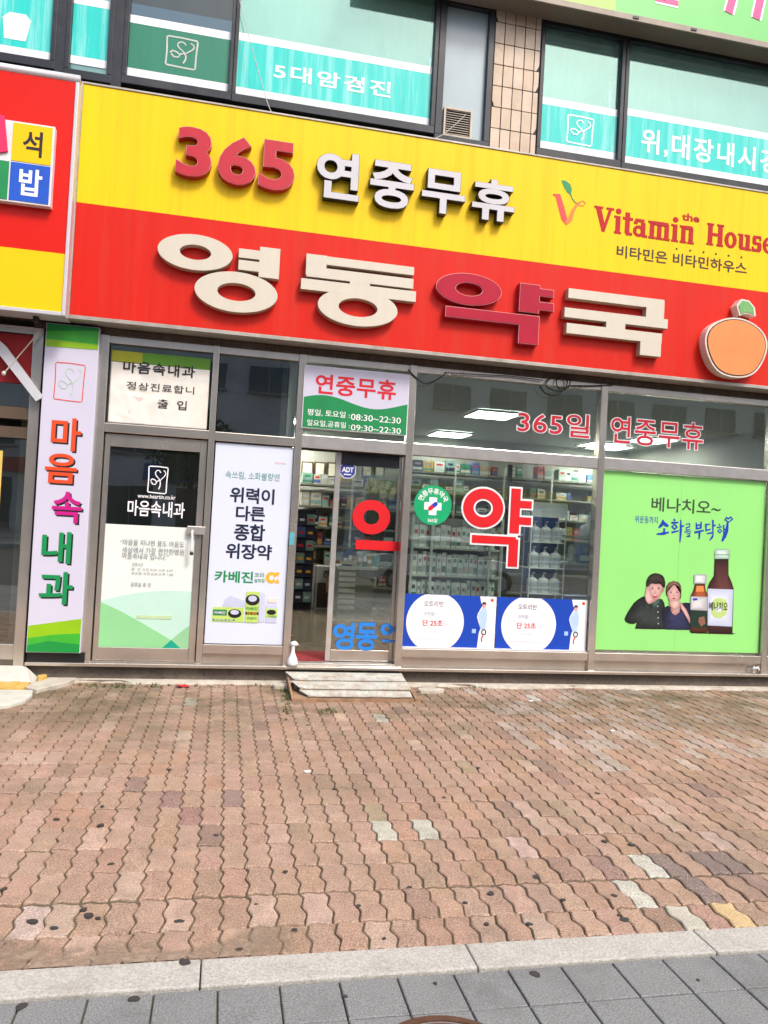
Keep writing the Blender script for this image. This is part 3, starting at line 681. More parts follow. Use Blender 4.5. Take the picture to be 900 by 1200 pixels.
# printed vitamin shop mark at the right: curling V with a leaf, slab lettering, small line below
YP = YS - .0025
vx = zf(640, 200, 3.4615)
def zpts(pts, z=vx, Y=YP): return [PX(*z(a, b_), Y) for a, b_ in pts]
lg = empty('printed_logo', (*[PX(665, 240, YP)[0]], YP, PX(665, 240, YP)[1]), parent=S)
G().ribbon(zpts([(28, 96), (48, 100), (62, 150), (74, 195), (86, 216)]), [.012, .055, .062, .06, .035], YP, YP+.001).build('mark', mat('ink_logo_red', (.72, .05, .04), .5), lg)
G().ribbon(zpts([(80, 214), (96, 200), (108, 165), (126, 135), (150, 122), (160, 132), (150, 143), (128, 140)]), [.03, .045, .036, .022, .012, .011, .010, .005], YP-.0006, YP+.0004).build('mark', mat('ink_logo_orange', (.82, .20, .02), .5), lg)
G().prism(zpts([(62, 38), (80, 40), (98, 55), (105, 75), (101, 98), (88, 90), (76, 72), (68, 55)]), YP, YP+.001).build('mark', INK['green'], lg)
G().ribbon(zpts([(100, 95), (106, 112), (118, 128), (132, 134)]), .008, YP-.001, YP).build('mark', INK['green'], lg)
vred = mat('ink_vitamin_red', (.47, .010, .014), .5, spec=.25)
def slab_glyph(ch):
    """(pieces, advance) of a heavy slab serif letter; x-height 1, capitals 1.36"""
    b_ = lambda x0, x1, z0, z1: ('b', x0, x1, z0, z1)
    sf = lambda x0, x1, z: ('b', x0-.07, x1+.07, z, z+.12)
    if ch == 'V': return [('p', [(.02, 1.3), (.34, 1.3), (.62, .35), (.56, 0), (.44, 0)]), ('p', [(.44, 0), (.60, 0), (1.0, 1.3), (.80, 1.3), (.56, .42)]), b_(-.06, .46, 1.24, 1.36), b_(.66, 1.1, 1.24, 1.36)], 1.12
    if ch == 'i': return [b_(.1, .38, 0, .97), sf(.1, .38, 0), b_(-.0, .38, .86, .98), ('r', .25, 1.24, .17, .15, .0, .0)], .52
    if ch == 't': return [b_(.14, .42, .1, 1.25), b_(.0, .60, .83, .98), b_(.2, .58, 0, .16)], .62
    if ch == 'a': return [('r', .34, .31, .34, .32, .13, .15), b_(.46, .74, .05, .80), b_(.12, .66, .80, .99), b_(.05, .26, .68, .84), b_(.56, .86, 0, .14)], .90
    if ch in 'mn':
        st = [.1, .54, .98] if ch == 'm' else [.1, .56]; L_ = [b_(x, x+.27, 0, .9) for x in st] + [sf(x, x+.27, 0) for x in st]
        return L_ + [b_(.0, .3, .86, .98), b_(.32, st[-1]+.22, .78, .99)], st[-1]+.40
    if ch == 'H': return [b_(.1, .42, 0, 1.36), b_(.78, 1.1, 0, 1.36), b_(.4, .8, .6, .78)] + [sf(x, x+.32, z) for x in (.1, .78) for z in (0, 1.24)], 1.24
    if ch == 'o': return [('r', .42, .49, .42, .51, .15, .32)], .90
    if ch == 'u': return [b_(.1, .38, .1, .98), b_(.56, .84, .0, .98), b_(.16, .7, 0, .19), b_(-.0, .3, .86, .98), b_(.46, .7, .86, .98), b_(.7, .95, 0, .12)], 1.0
    if ch == 's': return [b_(.06, .60, .82, 1.0), b_(.02, .28, .50, .90), b_(.08, .60, .42, .60), b_(.38, .66, .10, .52), b_(.02, .58, 0, .18), b_(.0, .12, .0, .3), b_(.5, .62, .7, .98)], .74
    if ch == 'e': return [('r', .40, .49, .40, .51, .15, .34), b_(.14, .70, .44, .58)], .84
def slab_word(word, box):
    X0, X1, Z0, Z1 = box; tot = sum(slab_glyph(c)[1] for c in word); sx = (X1-X0)/tot; sz = (Z1-Z0)/1.36; x = X0
    for c in word:
        ps, ad = slab_glyph(c); g = G()
        for i, p in enumerate(ps):
            y = YP-.0003*i
            if p[0] == 'b': g.box(x+p[1]*sx, x+p[2]*sx, y, YP+.001, Z0+p[3]*sz, Z0+p[4]*sz)
            elif p[0] == 'p': g.prism([(x+a*sx, Z0+b_*sz) for a, b_ in p[1]], y, YP+.001)
            elif p[5] == 0: g.disc(x+p[1]*sx, Z0+p[2]*sz, p[3]*sx, p[4]*sz, y, YP+.001, 20)
            else: g.ring(x+p[1]*sx, Z0+p[2]*sz, (p[3]*sx, p[4]*sz), (p[5]*sx, p[6]*sz), y, YP+.001, 28)
        g.build('letter', vred, S); x += ad*sx
slab_word('Vitamin', PB(696, 241, 816, 287, YP)); slab_word('House', PB(827, 261, 909, 298, YP))
line('the', 799, 249, 820, 261, YP, vred, S, .03)
line('비타민은 비타민하우스', 722, 287, 876, 322, YP, 'brown', S, .016)
g = G()
for px, py in ((793, 291.5), (809, 293.5), (824.5, 295.5), (839, 297.5), (854, 299.5), (869, 301.5)):
    x, z = PX(px, py, YP); g.disc(x, z, .011, .011, YP, YP+.001, 12)
g.build('emphasis_dots', INK['brown'], S)
# plain fruit shaped cut-out at the sign's right end (no character)
fz_ = zf(790, 330, 8.18); YM = 6.72
FR = empty('fruit_cutout', (PX(860, 400, YM)[0], YM, PX(860, 440, YM)[1]), parent=S, label='plain orange fruit shaped cut-out with green leaf')
cx, cz = PX(863, 405, YM)
out = [(cx+(.345+.02*math.sin(3*a))*math.cos(a), cz-.02+(.31+.012*math.cos(2*a))*math.sin(a)) for a in [2*math.pi*i/48 for i in range(48)]]
sc = lambda k: [(cx+(x-cx)*k, cz-.02+(z-cz+.02)*k) for x, z in out]
G().prism(out, YM, YS-.0005).build('fruit_body', mat('cutout_white', (.74, .66, .58), .45, dirt=(.5, .42, .33), dirt_amt=.4), FR)
G().prism(sc(.945), YM-.003, YM-.0003).build('fruit_line', INK['brown'], FR); G().prism(sc(.915), YM-.006, YM-.0033).build('fruit_face', mat('cutout_orange', (.80, .26, .075), .45, 0, .1, 4), FR)
lf = [(cx+a, cz+b_) for a, b_ in ((.02, .30), (-.02, .40), (.03, .47), (.12, .465), (.19, .40), (.205, .315), (.13, .33), (.07, .325))]
lc = (cx+.09, cz+.39)
G().prism(lf, YM+.002, YS-.0006).build('leaf_body', MATS['cutout_white'], FR); G().prism([(lc[0]+(x-lc[0])*.78, lc[1]+(z-lc[1])*.78) for x, z in lf], YM-.003, YM+.0017).build('leaf_face', mat('cutout_leaf', (.17, .42, .13), .45), FR)

# ---- neighbour's red and yellow light box on the left
YN = 6.70
NS = empty('signboard', (-2.6, 6.85, 3.08), 'red and yellow light box with white metal edge, left of the pharmacy sign', 'signboard')
nx1 = -1.418; ny, nz0, nz1, nzm = YN, 3.10, 5.01, 3.582
nyel = mat('neighbour_yellow', (.90, .56, .002), .4, 0, .03, 3, spec=.25); nred = mat('neighbour_red', (.68, .010, .003), .4, 0, .04, 3, spec=.25)
bx('red_panel', nred, NS, -4.6, nx1, ny, ny+.01, nzm+.0005, nz1); bx('yellow_panel', nyel, NS, -4.6, nx1, ny, ny+.01, nz0, nzm-.0005)
edgew = mat('white_edge_metal', (.66, .64, .68), .3, .3, .1, 5, dirt=(.3, .27, .25), dirt_amt=.35)
bx('casing', edgew, NS, -4.65, nx1+.028, ny+.011, 6.93, nz0-.03, nz1+.03)
G().tube([(-4.65, ny+.02, nz1+.035), (nx1+.03, ny+.02, nz1+.035)], .036, 12).build('top_rail', edgew, NS, smooth=True)
bx('edge_trim', edgew, NS, nx1+.001, nx1+.03, ny-.012, ny+.0105, nz0-.03, nz1, bevel=.004); bx('edge_trim', edgew, NS, -4.65, nx1, ny-.012, ny+.0105, nz0-.032, nz0-.001, bevel=.004)
YT = 6.63
tb = empty('letter_box', (-1.74, YT, 3.95), parent=NS)
x0, x1 = PX(12, 187, YT)[0], PX(60, 192, YT)[0]; zt, zb = PX(36, 146, YT)[1], PX(34, 237, YT)[1]; zm = (zt+zb)/2; xl = x0-.5
bx('box_body', mat('box_white', (.72, .72, .74), .4), tb, xl, x1+.012, YT+.004, YN-.0005, zb-.012, zt+.012)
bx('letter_tile', nyel, tb, x0+.006, x1-.004, YT, YT+.0035, zm+.006, zt-.002); bx('letter_tile', mat('tile_blue', (.01, .09, .55), .35), tb, x0+.006, x1-.004, YT, YT+.0035, zb+.002, zm-.006)
bx('letter_tile', mat('tile_green', (.01, .26, .07), .35), tb, xl+.02, x0-.006, YT, YT+.0035, zb+.002, zm-.006)
G().prism([(x0-.02, zm+.07), (x0-.06, zt+.035), (xl+.02, zt+.06), (xl+.02, zm-.0), (x0-.14, zm+.03)], YT-.012, YT+.0035).build('letter_tile', mat('tile_pink', (.78, .02, .12), .35), tb)
text('letter', '석', (x0+.085, x1-.075, zm+.055, zt-.05), YT-.0015, INK['black'], tb, .02); text('letter', '밥', (x0+.075, x1-.06, zb+.05, zm-.045), YT-.0015, INK['white'], tb, .022)
bx('bracket', black, NS, -1.66, -1.62, 6.80, 6.86, nz0-.075, nz0-.031)

# ---- green sign over the right upper windows, pink letters cut by the frame
GS = empty('signboard', (5, 6.7, 6.3), 'green overhead signboard with white edged pink letters, top right', 'signboard')
yg = 6.80
gzb = PX(800, 29.5, yg)[1]
bx('casing', mat('eave_brown', (.20, .165, .13), .6, 0, .2, 5, dirt=(.08, .06, .05), dirt_amt=.5), GS, .9, 8.2, yg+.01, 7.02, gzb-.06, 7.9)
bx('edge_trim', mat('eave_trim', (.27, .23, .19), .55, .2, .2, 5), GS, .9, 8.2, yg-.012, yg+.0095, gzb-.062, gzb-.001, bevel=.004)
xg = PX(722, 0, yg)[0]
bx('light_green_panel', mat('sign_light_green', (.38, .68, .12), .4, 0, .06, 2), GS, 2.3, xg, yg, yg+.0092, gzb, 7.9); bx('green_panel', mat('sign_green', (.17, .60, .16), .4, 0, .06, 2), GS, xg+.0005, 8.2, yg, yg+.0092, gzb, 7.9)
bx('bolt', black, GS, 3.6, 3.66, yg-.02, yg-.013, gzb-.04, gzb-.02); bx('bolt', black, GS, 4.23, 4.29, yg-.02, yg-.013, gzb-.04, gzb-.02)
pinkm = mat('ink_pink', (.80, .05, .25), .45)
def gstroke(pts, wd):
    q = [PX(a, b_, yg-.003) for a, b_ in pts]
    g = G().ribbon(q, wd+.045, yg-.0025, yg-.001); g.build('lettering', INK['white'], GS); G().ribbon(q, wd, yg-.005, yg-.003).build('lettering', pinkm, GS)
gstroke([(768, -2), (795, 4)], .05); gstroke([(778, -22), (776, 0)], .07)
gstroke([(866, -30), (854, 15)], .085); gstroke([(897, -28), (886, 22)], .085)

# ---- vertical clinic light box
YB = 6.95
VB = empty('vertical_sign', (-1.4, 7.0, .23), 'tall narrow white clinic sign with green ends, coloured brush letters', 'sign')
q0 = PX(42, 570, YB)[0]; bx0, bx1 = (PX(55, 377, YB)[0]+PX(30, 764, YB)[0])/2, (PX(117, 384, YB)[0]+PX(94, 765, YB)[0])/2; bz0, bz1 = PX(62, 765, YB)[1], PX(86, 381, YB)[1]
bx('casing', mat('box_lilac', (.66, .65, .76), .4, 0, .03, 3), VB, bx0, bx1, YB+.003, 7.012, bz0, bz1)
lil = mat('panel_lilac', (.60, .585, .72), .35, 0, .03, 2)
bx('face_panel', lil, VB, bx0+.006, bx1-.006, YB, YB+.0028, bz0+.006, bz1-.006)
gA, gB, gC = mat('band_green', (.045, .40, .03), .4, 0, .15, 4), mat('band_lime', (.26, .50, .006), .4, 0, .1, 4), mat('band_dark_green', (.006, .27, .045), .4, 0, .08, 4)
W_ = bx1-bx0
def band(m_, *pts, y=YB-.0015): G().prism([(bx0+.006+a*(W_-.012), b_) for a, b_ in pts], y, y+.0013).build('colour_band', m_, VB)
band(gA, (0, bz1-.006), (1, bz1-.006), (1, bz1-.19), (0, bz1-.20)); band(gB, (0, bz1-.14), (1, bz1-.15), (1, bz1-.192), (0, bz1-.202), y=YB-.003); band(gC, (0, bz1-.006), (1, bz1-.006), (1, bz1-.03), (0, bz1-.07), y=YB-.003)
band(gB, (0, bz0+.006), (1, bz0+.006), (1, bz0+.295), (0, bz0+.225)); band(gA, (0, bz0+.006), (1, bz0+.006), (1, bz0+.17), (.5, bz0+.155), (0, bz0+.12), y=YB-.003); band(gC, (0, bz0+.006), (1, bz0+.006), (1, bz0+.075), (.4, bz0+.10), (0, bz0+.06), y=YB-.0045)
emblem(*PB(63, 424, 100, 472, YB), YB-.002, mat('ink_pale_green', (.45, .62, .5), .5), VB, .008, mat('ink_emblem_red', (.70, .08, .05), .5))
for ch, b_, k in (('마', (59, 488, 96, 530), 'orange'), ('음', (52, 530, 91, 568), 'orange'), ('속', (60, 575, 97, 614), 'magenta'), ('내', (48, 622, 84, 661), 'green'), ('과', (45, 669, 86, 709), 'green')):
    x0, x1, z0, z1 = PB(*b_, YB); s = .014
    text('letter_shadow', ch, (x0+s, x1+s, z0-s, z1-s), YB-.0015, INK['black'], VB, .02); text('letter', ch, (x0, x1, z0, z1), YB-.003, INK[k], VB, .02)
bx('foot_box', black, VB, bx0+.0, bx1+.03, 6.99, 7.04, .17, bz0-.002)

# ---- crumpled clinic sheet in the first transom
SH = empty('plastic_sheet_sign', (-.63, 7.05, 2.25), 'crumpled white plastic sheet notice over the clinic door', 'notice')
x0, x1, z0, z1 = -1.06, -.215, 2.262, 2.80; nx_, nz_ = 60, 40; rnd = random.Random(4); g = G()
folds = [(rnd.uniform(x0, x1), rnd.uniform(z0, z1), rnd.uniform(0, 3.14), rnd.uniform(.02, .05), rnd.uniform(-.006, .006)) for _ in range(26)]
def dep(x, z):
    d = 0
    for fx, fz2, a, s, h in folds:
        u = (x-fx)*math.cos(a)+(z-fz2)*math.sin(a); v_ = -(x-fx)*math.sin(a)+(z-fz2)*math.cos(a); d += h*math.exp(-(u/s)**2-(v_/.22)**2)
    return max(-.0045, min(.0045, d*.6))
g.v = [(x0+(x1-x0)*i/nx_, 7.055+dep(x0+(x1-x0)*i/nx_, z0+(z1-z0)*j/nz_), z0+(z1-z0)*j/nz_) for j in range(nz_+1) for i in range(nx_+1)]
g.f = [(j*(nx_+1)+i, j*(nx_+1)+i+1, (j+1)*(nx_+1)+i+1, (j+1)*(nx_+1)+i) for j in range(nz_) for i in range(nx_)]
o = g.build('sheet', mat('plastic_sheet', (.82, .79, .73), .35, 0, .06, 5, dirt=(.62, .52, .38), dirt_amt=.45, dscale=3), SH, smooth=True); md = o.modifiers.new('thick', 'SOLIDIFY'); md.thickness = .002; md.offset = 1
bx('green_header', mat('header_green', (.10, .28, .01), .4, 0, .2, 2), SH, x0, x1, 7.05, 7.056, 2.802, 2.90); bx('lime_corner', mat('header_lime', (.36, .38, .01), .4), SH, x0+.001, x0+.26, 7.047, 7.0495, 2.804, 2.898)
YQ = 7.0485
line('마음속내과', 144, 421, 229, 444, YQ, 'black', SH, .016, space=1.15); line('정상진료합니', 148, 446, 228, 463, YQ, 'black', SH, .004, space=1.1); line('출  입', 184, 467, 219, 481, YQ, 'black', SH, .006)
G().prism([(x0+.16, z0+.25), (x0+.29, z0+.24), (x0+.20, z0+.12), (x0+.22, z0+.05), (x0+.17, z0+.07)], YQ+.002, YQ+.004).build('pink_print', mat('ink_pale_pink', (.72, .55, .54), .6), SH)

# ---- opening hours board
YH = 7.0
HB = empty('opening_hours_sign', (1.13, 7.0, 2.33), 'white and green opening hours board above the doorway', 'sign')
hx0, hx1 = PX(356, 466, YH)[0], PX(478, 470, YH)[0]; hz0, hz1 = PX(415, 505, YH)[1], PX(418, 434, YH)[1]
bx('board', whitep, HB, hx0-.008, hx1+.008, YH+.002, 7.018, hz0-.008, hz1+.008, bevel=.003); bx('face_panel', lil, HB, hx0, hx1, YH, YH+.0018, hz0, hz1)
n = 24; hw = hx1-hx0; wave = [(hx0+hw*i/n, hz0+.262+.045*math.sin(2*math.pi*i/n*1.05-.3+.6)) for i in range(n+1)]
G().prism([(hx1-.001, hz0+.001), (hx0+.001, hz0+.001)] + [(min(max(x, hx0+.001), hx1-.001), z) for x, z in wave], YH-.0015, YH-.0002).build('green_wave', mat('ink_hours_green', (.006, .24, .07), .4), HB)
line('연중무휴', 369, 437, 465, 470, YH-.002, 'red', HB, .022, space=1.05)
line('평일, 토요일 :', 360, 478.5, 410, 491, YH-.003, 'white', HB, .004); line('08:30~22:30', 411, 484.5, 470, 497, YH-.003, 'white', HB, .002)
line('일요일,공휴일 :', 359.5, 491, 410, 503, YH-.003, 'white', HB, .004); line('09:30~22:30', 411, 497, 470, 509, YH-.003, 'white', HB, .002)

# ---- white glass notice on the lower half of the clinic door
YD = 7.055
ND = empty('door_notice', (-.63, YD, .3), 'pale notice with green hills filling the clinic door lower half', 'notice')
a0, a1, c0, c1 = -1.035, -.215, .30, 1.375
bx('sheet', mat('notice_white', (.78, .83, .78), .3, 0, .04, 2), ND, a0, a1, YD, YD+.004, c0, c1)
def hill(m_, pts, y): G().prism([(a0+.001+(a1-a0-.002)*a, c0+.001+(c1-c0)*b_) for a, b_ in pts], YD-y, YD-y+.0012).build('printed_hill', m_, ND)
hill(mat('hill_pale', (.52, .76, .66), .3, 0, .05, 2), [(0, 0), (1, 0), (1, .47)] + [(1-t/10, .47+.012*math.sin(t/10*3.14) - .10*(t/10)**2.2) for t in range(1, 11)], .0015)
hill(mat('hill_green', (.28, .64, .30), .3, 0, .08, 2), [(0, 0), (.87, 0), (.76, .065), (.6, .135), (.4, .22), (.2, .30), (0, .365)], .003)
hill(mat('hill_green2', (.30, .60, .33), .3, 0, .08, 2), [(.68, 0), (1, 0), (1, .22), (.9, .165), (.76, .07)], .0045); hill(mat('hill_teal', (.01, .38, .25), .3), [(.67, 0), (.86, 0), (.76, .068)], .006)
YE = YD-.0075
bx('glint_print', mat('ink_lime_pale', (.52, .68, .40), .4), ND, -.72, -.42, YD-.0045, YD-.003, c0+.255, c0+.285)
line('“마음을 지나면 몸도 마음도', 141, 631, 216, 642, YE, 'grey', ND, .004); line('세상에서 가장 편안한병원', 143, 640, 216, 651, YE, 'grey', ND, .004); line('마음속내과 입니다.”', 143, 647, 198, 657, YE, 'grey', ND, .004)
line('진료시간', 155, 659, 168, 664, YE, 'grey', ND); line('평  일 오전 8:30 오후 6:00', 154, 665, 203, 670, YE, 'grey', ND); line('토요일 오전 8:30 오후 1:00', 154, 669.5, 203, 675, YE, 'grey', ND); line('공휴일 휴 진', 153, 682, 177, 688, YE, 'grey', ND)
# white clinic print on the door glass
CP = empty('window_decal', (-.6, 7.058, 1.5), 'white clinic emblem and name on the dark door glass', 'decal')
YC = 7.058
emblem(*PB(173, 546, 197, 579, YC), YC, INK['white'], CP, .010)
line('www.heartin.co.kr', 161, 578, 206, 586, YC, 'white', CP, .012); line('마음속내과', 149, 585, 217, 608, YC, 'white', CP, .014)

# ---- tall white stomach medicine poster light box
YW = 7.045
WP = empty('poster', (.22, YW, .35), 'tall white stomach medicine poster beside the doorway', 'poster')
wx0, wx1, wz0, wz1 = -.125, .572, .352, 2.155
pwhite = mat('poster_white', (.68, .73, .86), .3, 0, .03, 2)
bx('sheet', pwhite, WP, wx0, wx1, YW, YW+.012, wz0, wz1); YX = YW-.002
line('속쓰림, 소화불량엔', 264, 551, 328, 565, YX, mat('ink_teal_grey', (.12, .33, .28), .5), WP, .002)
line('위력이', 269, 570, 322, 592, YX, 'navy', WP, .024, space=.95); line('다른', 276, 592, 311, 612, YX, 'navy', WP, .024, space=.95); line('종합', 274, 613, 311, 635, YX, 'navy', WP, .024, space=.95); line('위장약', 264, 636, 319, 657, YX, 'navy', WP, .024, space=.95)
line('카베진', 251, 668, 297, 684, YX, 'green', WP, .026); line('코와', 298, 671, 310, 677, YX, 'green', WP, .008); line('알파정', 298, 678, 310, 683, YX, 'green', WP, .008); line('α', 311, 670, 328, 684, YX, 'gold', WP, .045)
lime = mat('print_lime', (.50, .68, .15), .4); dkg = mat('print_dark_green', (.02, .20, .10), .4); lav = mat('print_lavender', (.55, .58, .75), .4)
def pr(name, m_, px0, py0, px1, py1, dy=0, parent=WP, Y=None):
    a = PB(px0, py0, px1, py1, Y or YX); G().box(a[0], a[1], (Y or YX)-dy, (Y or YX)-dy+.001, a[2], a[3]).build(name, m_, parent)
def pd(name, m_, px, py, rx, ry, dy=0, parent=WP, Y=None):
    Y = Y or YX; x, z = PX(px, py, Y); k = .0083; G().disc(x, z, rx*k, ry*k, Y-dy, Y-dy+.001, 24).build(name, m_, parent)
G().prism([PX(a, b_, YX) for a, b_ in ((260, 711), (264, 702), (270, 698), (286, 704), (288, 711))], YX, YX+.001).build('printed_blister', lav, WP)
pr('printed_carton', lime, 248.5, 711, 286, 729.5, .0012); pr('printed_carton_panel', dkg, 249.5, 714, 266, 721.5, .0024); pr('printed_carton_foot', dkg, 249, 725, 275, 727.5, .0024)
pd('printed_medallion', INK['black'], 275, 719, 7.2, 4.8, .0024); pd('printed_medallion', lav, 275, 717.5, 4.5, 2.6, .0036)
pr('printed_carton', lime, 287, 693, 304, 729.8, .0036); G().prism([PX(a, b_, YX-.0036) for a, b_ in ((304, 694), (311, 696), (309.5, 728), (303, 729.5))], YX-.0036, YX-.0026).build('printed_carton_side', lav, WP)
pd('printed_medallion', INK['black'], 296, 703, 7.6, 6, .0048); pd('printed_medallion', lav, 296, 701.5, 4.6, 3.4, .006); pr('printed_carton_foot', INK['brown'], 287.5, 717, 303, 720.5, .0048)
pr('printed_bottle', lav, 311, 708, 325, 730, .0024); pr('printed_bottle_cap', mat('print_beige', (.68, .64, .55), .4), 313, 701.5, 324.5, 706.5, .0024); pr('printed_bottle_label', lime, 311.5, 713, 325, 724, .0036); pd('printed_medallion', INK['black'], 318, 717.5, 5, 2.8, .0048)
for b_, t_, c_ in (((251, 716, 264, 720), '카베진', 'white'), ((251, 725, 273, 727.8), '위장약 코와', 'white'), ((288, 711, 302, 715.5), '카베진', 'green'), ((289, 717.4, 301, 720.4), '코와 알파', 'gold'), ((289, 723, 301, 726), '위장약', 'green'), ((313, 721, 324, 723.5), '카베진', 'green')):
    line(t_, *b_, YX-.0072, c_, WP, .012)
line('kowa', 322, 540.5, 335, 544.5, YX, mat('ink_pale_red', (.80, .45, .45), .5), WP, .0)

# ---- two blue and white posters in the display window
for i, (xl, xr, lab) in enumerate(((470, 580.5, 'blue poster with large white disc, left of the matching pair'), (581.5, 687.5, 'blue poster with large white disc, right of the matching pair'))):
    Y = 7.068; T = empty('poster', (PX((xl+xr)/2, 757, Y)[0], Y, .36), lab, 'poster', 'blue and white posters in the display window')
    x0, x1 = PX(xl, 730, Y)[0], PX(xr, 731, Y)[0]; z0, z1 = .362, .362+.497
    w_ = x1-x0; h_ = z1-z0
    bx('sheet', mat('poster_blue', (.008, .06, .46), .35, 0, .04, 2), T, x0, x1, Y, Y+.003, z0, z1)
    cxx, czz, rr = x0+w_*.355, z0+h_*.47, .285
    pts = []
    for k in range(64):
        a = 2*math.pi*k/64; x = cxx+rr*1.0*math.cos(a); z = czz+rr*math.sin(a); pts.append((x, min(max(z, z0+.001), z1-.001)))
    G().prism(pts, Y-.0015, Y-.0003).build('white_disc', INK['white'], T)
    G().prism([(x1-.001, z0+.001), (x1-.001, z1-.001), (x1-.17, z1-.001), (x1-.155, z1-.06), (x1-.14, z1-.09), (x1-.185, z1-.17), (x1-.19, z1-.20), (x1-.17, z1-.26), (x1-.15, z1-.31), (x1-.165, z1-.36), (x1-.175, z0+.001)], Y-.0015, Y-.0003).build('white_side', INK['white'], T)
    G().prism([(x1-.10, z1-.10), (x1-.14, z1-.11), (x1-.185, z1-.18), (x1-.165, z1-.25), (x1-.145, z1-.32), (x1-.10, z1-.31), (x1-.085, z1-.2)], Y-.003, Y-.0018).build('printed_coat', mat('print_coat', (.48, .66, .88), .4), T)
    hx_, hz_ = x1-.125, z1-.085
    G().disc(hx_, hz_, .02, .024, Y-.004, Y-.003, 16).build('printed_head', INK['skin'], T); G().prism([(hx_-.022, hz_+.0), (hx_-.018, hz_+.025), (hx_, hz_+.034), (hx_+.02, hz_+.024), (hx_+.022, hz_+.005), (hx_, hz_+.012)], Y-.005, Y-.0042).build('printed_hair', INK['brown'], T)
    G().ring(x1-.115, z1-.345, (.026, .03), (.015, .019), Y-.003, Y-.0018, 20).build('printed_stethoscope', INK['navy'], T); G().ribbon([(x1-.12, z1-.375), (x1-.135, z1-.41), (x1-.13, z1-.44)], .012, Y-.003, Y-.0018).build('printed_legs', INK['crimson'], T)
    bx('printed_badge', mat('print_sky', (.35, .55, .85), .4), T, x1-.235, x1-.195, Y-.0015, Y-.0003, z0+.14, z0+.18); G().disc(x1-.045, z1-.035, .016, .016, Y-.003, Y-.0018, 14).build('printed_mark', INK['orange'], T)
    YY = Y-.003; o = xl-470
    text('lettering', '오트리빈', (cxx-.12, cxx+.07, z1-.115, z1-.06), YY, INK['navy'], T, .0); text('lettering', '코막힘?', (cxx-.12, cxx+.0, z1-.205, z1-.165), YY, mat('ink_grey_blue', (.25, .33, .5), .5), T, .0)
    text('lettering', '단 25초', (cxx-.125, cxx+.075, z1-.30, z1-.24), YY, INK['red'], T, .016); text('lettering', '만에 시원', (cxx+.085, cxx+.18, z1-.295, z1-.265), YY, INK['palegrey'], T, .0)
    text('lettering', '코가 답답할 때', (cxx-.12, cxx+.05, z1-.365, z1-.345), YY, INK['palegrey'], T, .0); text('lettering', '사용상의 주의사항을 잘 읽고 약사와 상의하십시오', (cxx-.19, cxx+.19, z0+.06, z0+.078), YY, INK['palegrey'], T, .0)
bx('poster_rail', whitep, B, 1.70, 3.58, 7.05, 7.072, .347, .3605)

# ---- big green digestive tonic poster
YG = 7.06
GP = empty('poster', (4.6, YG, .36), 'large lime green digestive drink poster with two people and two bottles', 'poster')
gx0, gx1, gz0, gz1 = 3.672, 5.525, .372, 2.165
lg1 = mat('poster_lime', (.30, .76, .21), .35, 0, .06, .8)
xs_ = PX(796, 640, YG)[0]
bx('sheet', lg1, GP, gx0, xs_-.001, YG, YG+.006, gz0, gz1); bx('sheet', lg1, GP, xs_+.001, gx1, YG+.0005, YG+.006, gz0, gz1)
yq = YG-.0018
line('베나치오~', 763, 582, 845, 604, yq, mat('ink_dark_olive', (.035, .065, .03), .5), GP, .012)
line('위운동까지', 744, 604, 771, 614, yq, 'blue', GP, .002)
def brush(pts, wd, m_='blue', z=zf(680, 600, 4.09)):
    q = [PX(*z(a, b_), yq) for a, b_ in pts]; n = len(q); ws = [wd*k for k in ([.5]+[1.1]*(n-2)+[.55] if n > 2 else [1, .6])]
    G().ribbon(q, ws, yq-random.uniform(0, .0012), yq+.001).build('lettering', INK[m_], GP)
for pts, wd in (([(398, 38), (392, 60), (376, 76)], .034), ([(396, 45), (410, 62), (422, 68)], .034), ([(403, 78), (402, 100)], .026), ([(366, 106), (400, 103), (425, 97)], .026),
    ([(448, 34), (456, 42)], .022), ([(437, 52), (470, 50)], .024), ([(452, 58), (440, 70), (452, 82), (464, 72), (452, 58)], .02), ([(438, 98), (472, 90)], .022), ([(482, 38), (482, 90), (478, 145)], .024), ([(484, 68), (498, 66)], .02),
    ([(506, 58), (526, 56), (524, 70), (508, 76), (508, 86), (528, 84)], .012), ([(500, 96), (532, 92)], .012), ([(510, 104), (528, 102), (524, 112), (510, 116), (528, 118)], .012),
    ([(556, 50), (558, 80), (578, 76), (580, 46)], .024), ([(557, 64), (578, 61)], .018), ([(548, 98), (592, 88)], .024), ([(572, 94), (570, 130)], .024),
    ([(622, 58), (602, 60), (604, 88), (626, 82)], .022), ([(636, 38), (636, 92)], .022), ([(636, 66), (650, 63)], .02), ([(606, 104), (638, 98), (634, 118), (620, 136)], .022),
    ([(664, 58), (672, 64)], .016), ([(656, 74), (680, 70)], .016), ([(668, 80), (660, 92), (670, 100), (678, 90), (668, 80)], .014), ([(688, 62), (688, 108)], .016), ([(708, 44), (702, 90), (690, 120), (680, 140)], .034), ([(688, 84), (704, 80)], .016),
    ([(708, 48), (694, 36), (700, 26), (710, 32), (722, 24), (730, 34), (712, 48)], .016)):
    brush(pts, wd)
zp = zf(720, 640, 5.625)
def photo_mat():
    M = bpy.data.materials.new('photo_print'); M.use_nodes = True; a = N(M.node_tree, 'VertexColor'); a.layer_name = 'Col'
    M.node_tree.links.new(a.outputs[0], M.node_tree.nodes['Principled BSDF'].inputs['Base Color']); M.node_tree.nodes['Principled BSDF'].inputs['Roughness'].default_value = .4
    return M
PHOTO = photo_mat()
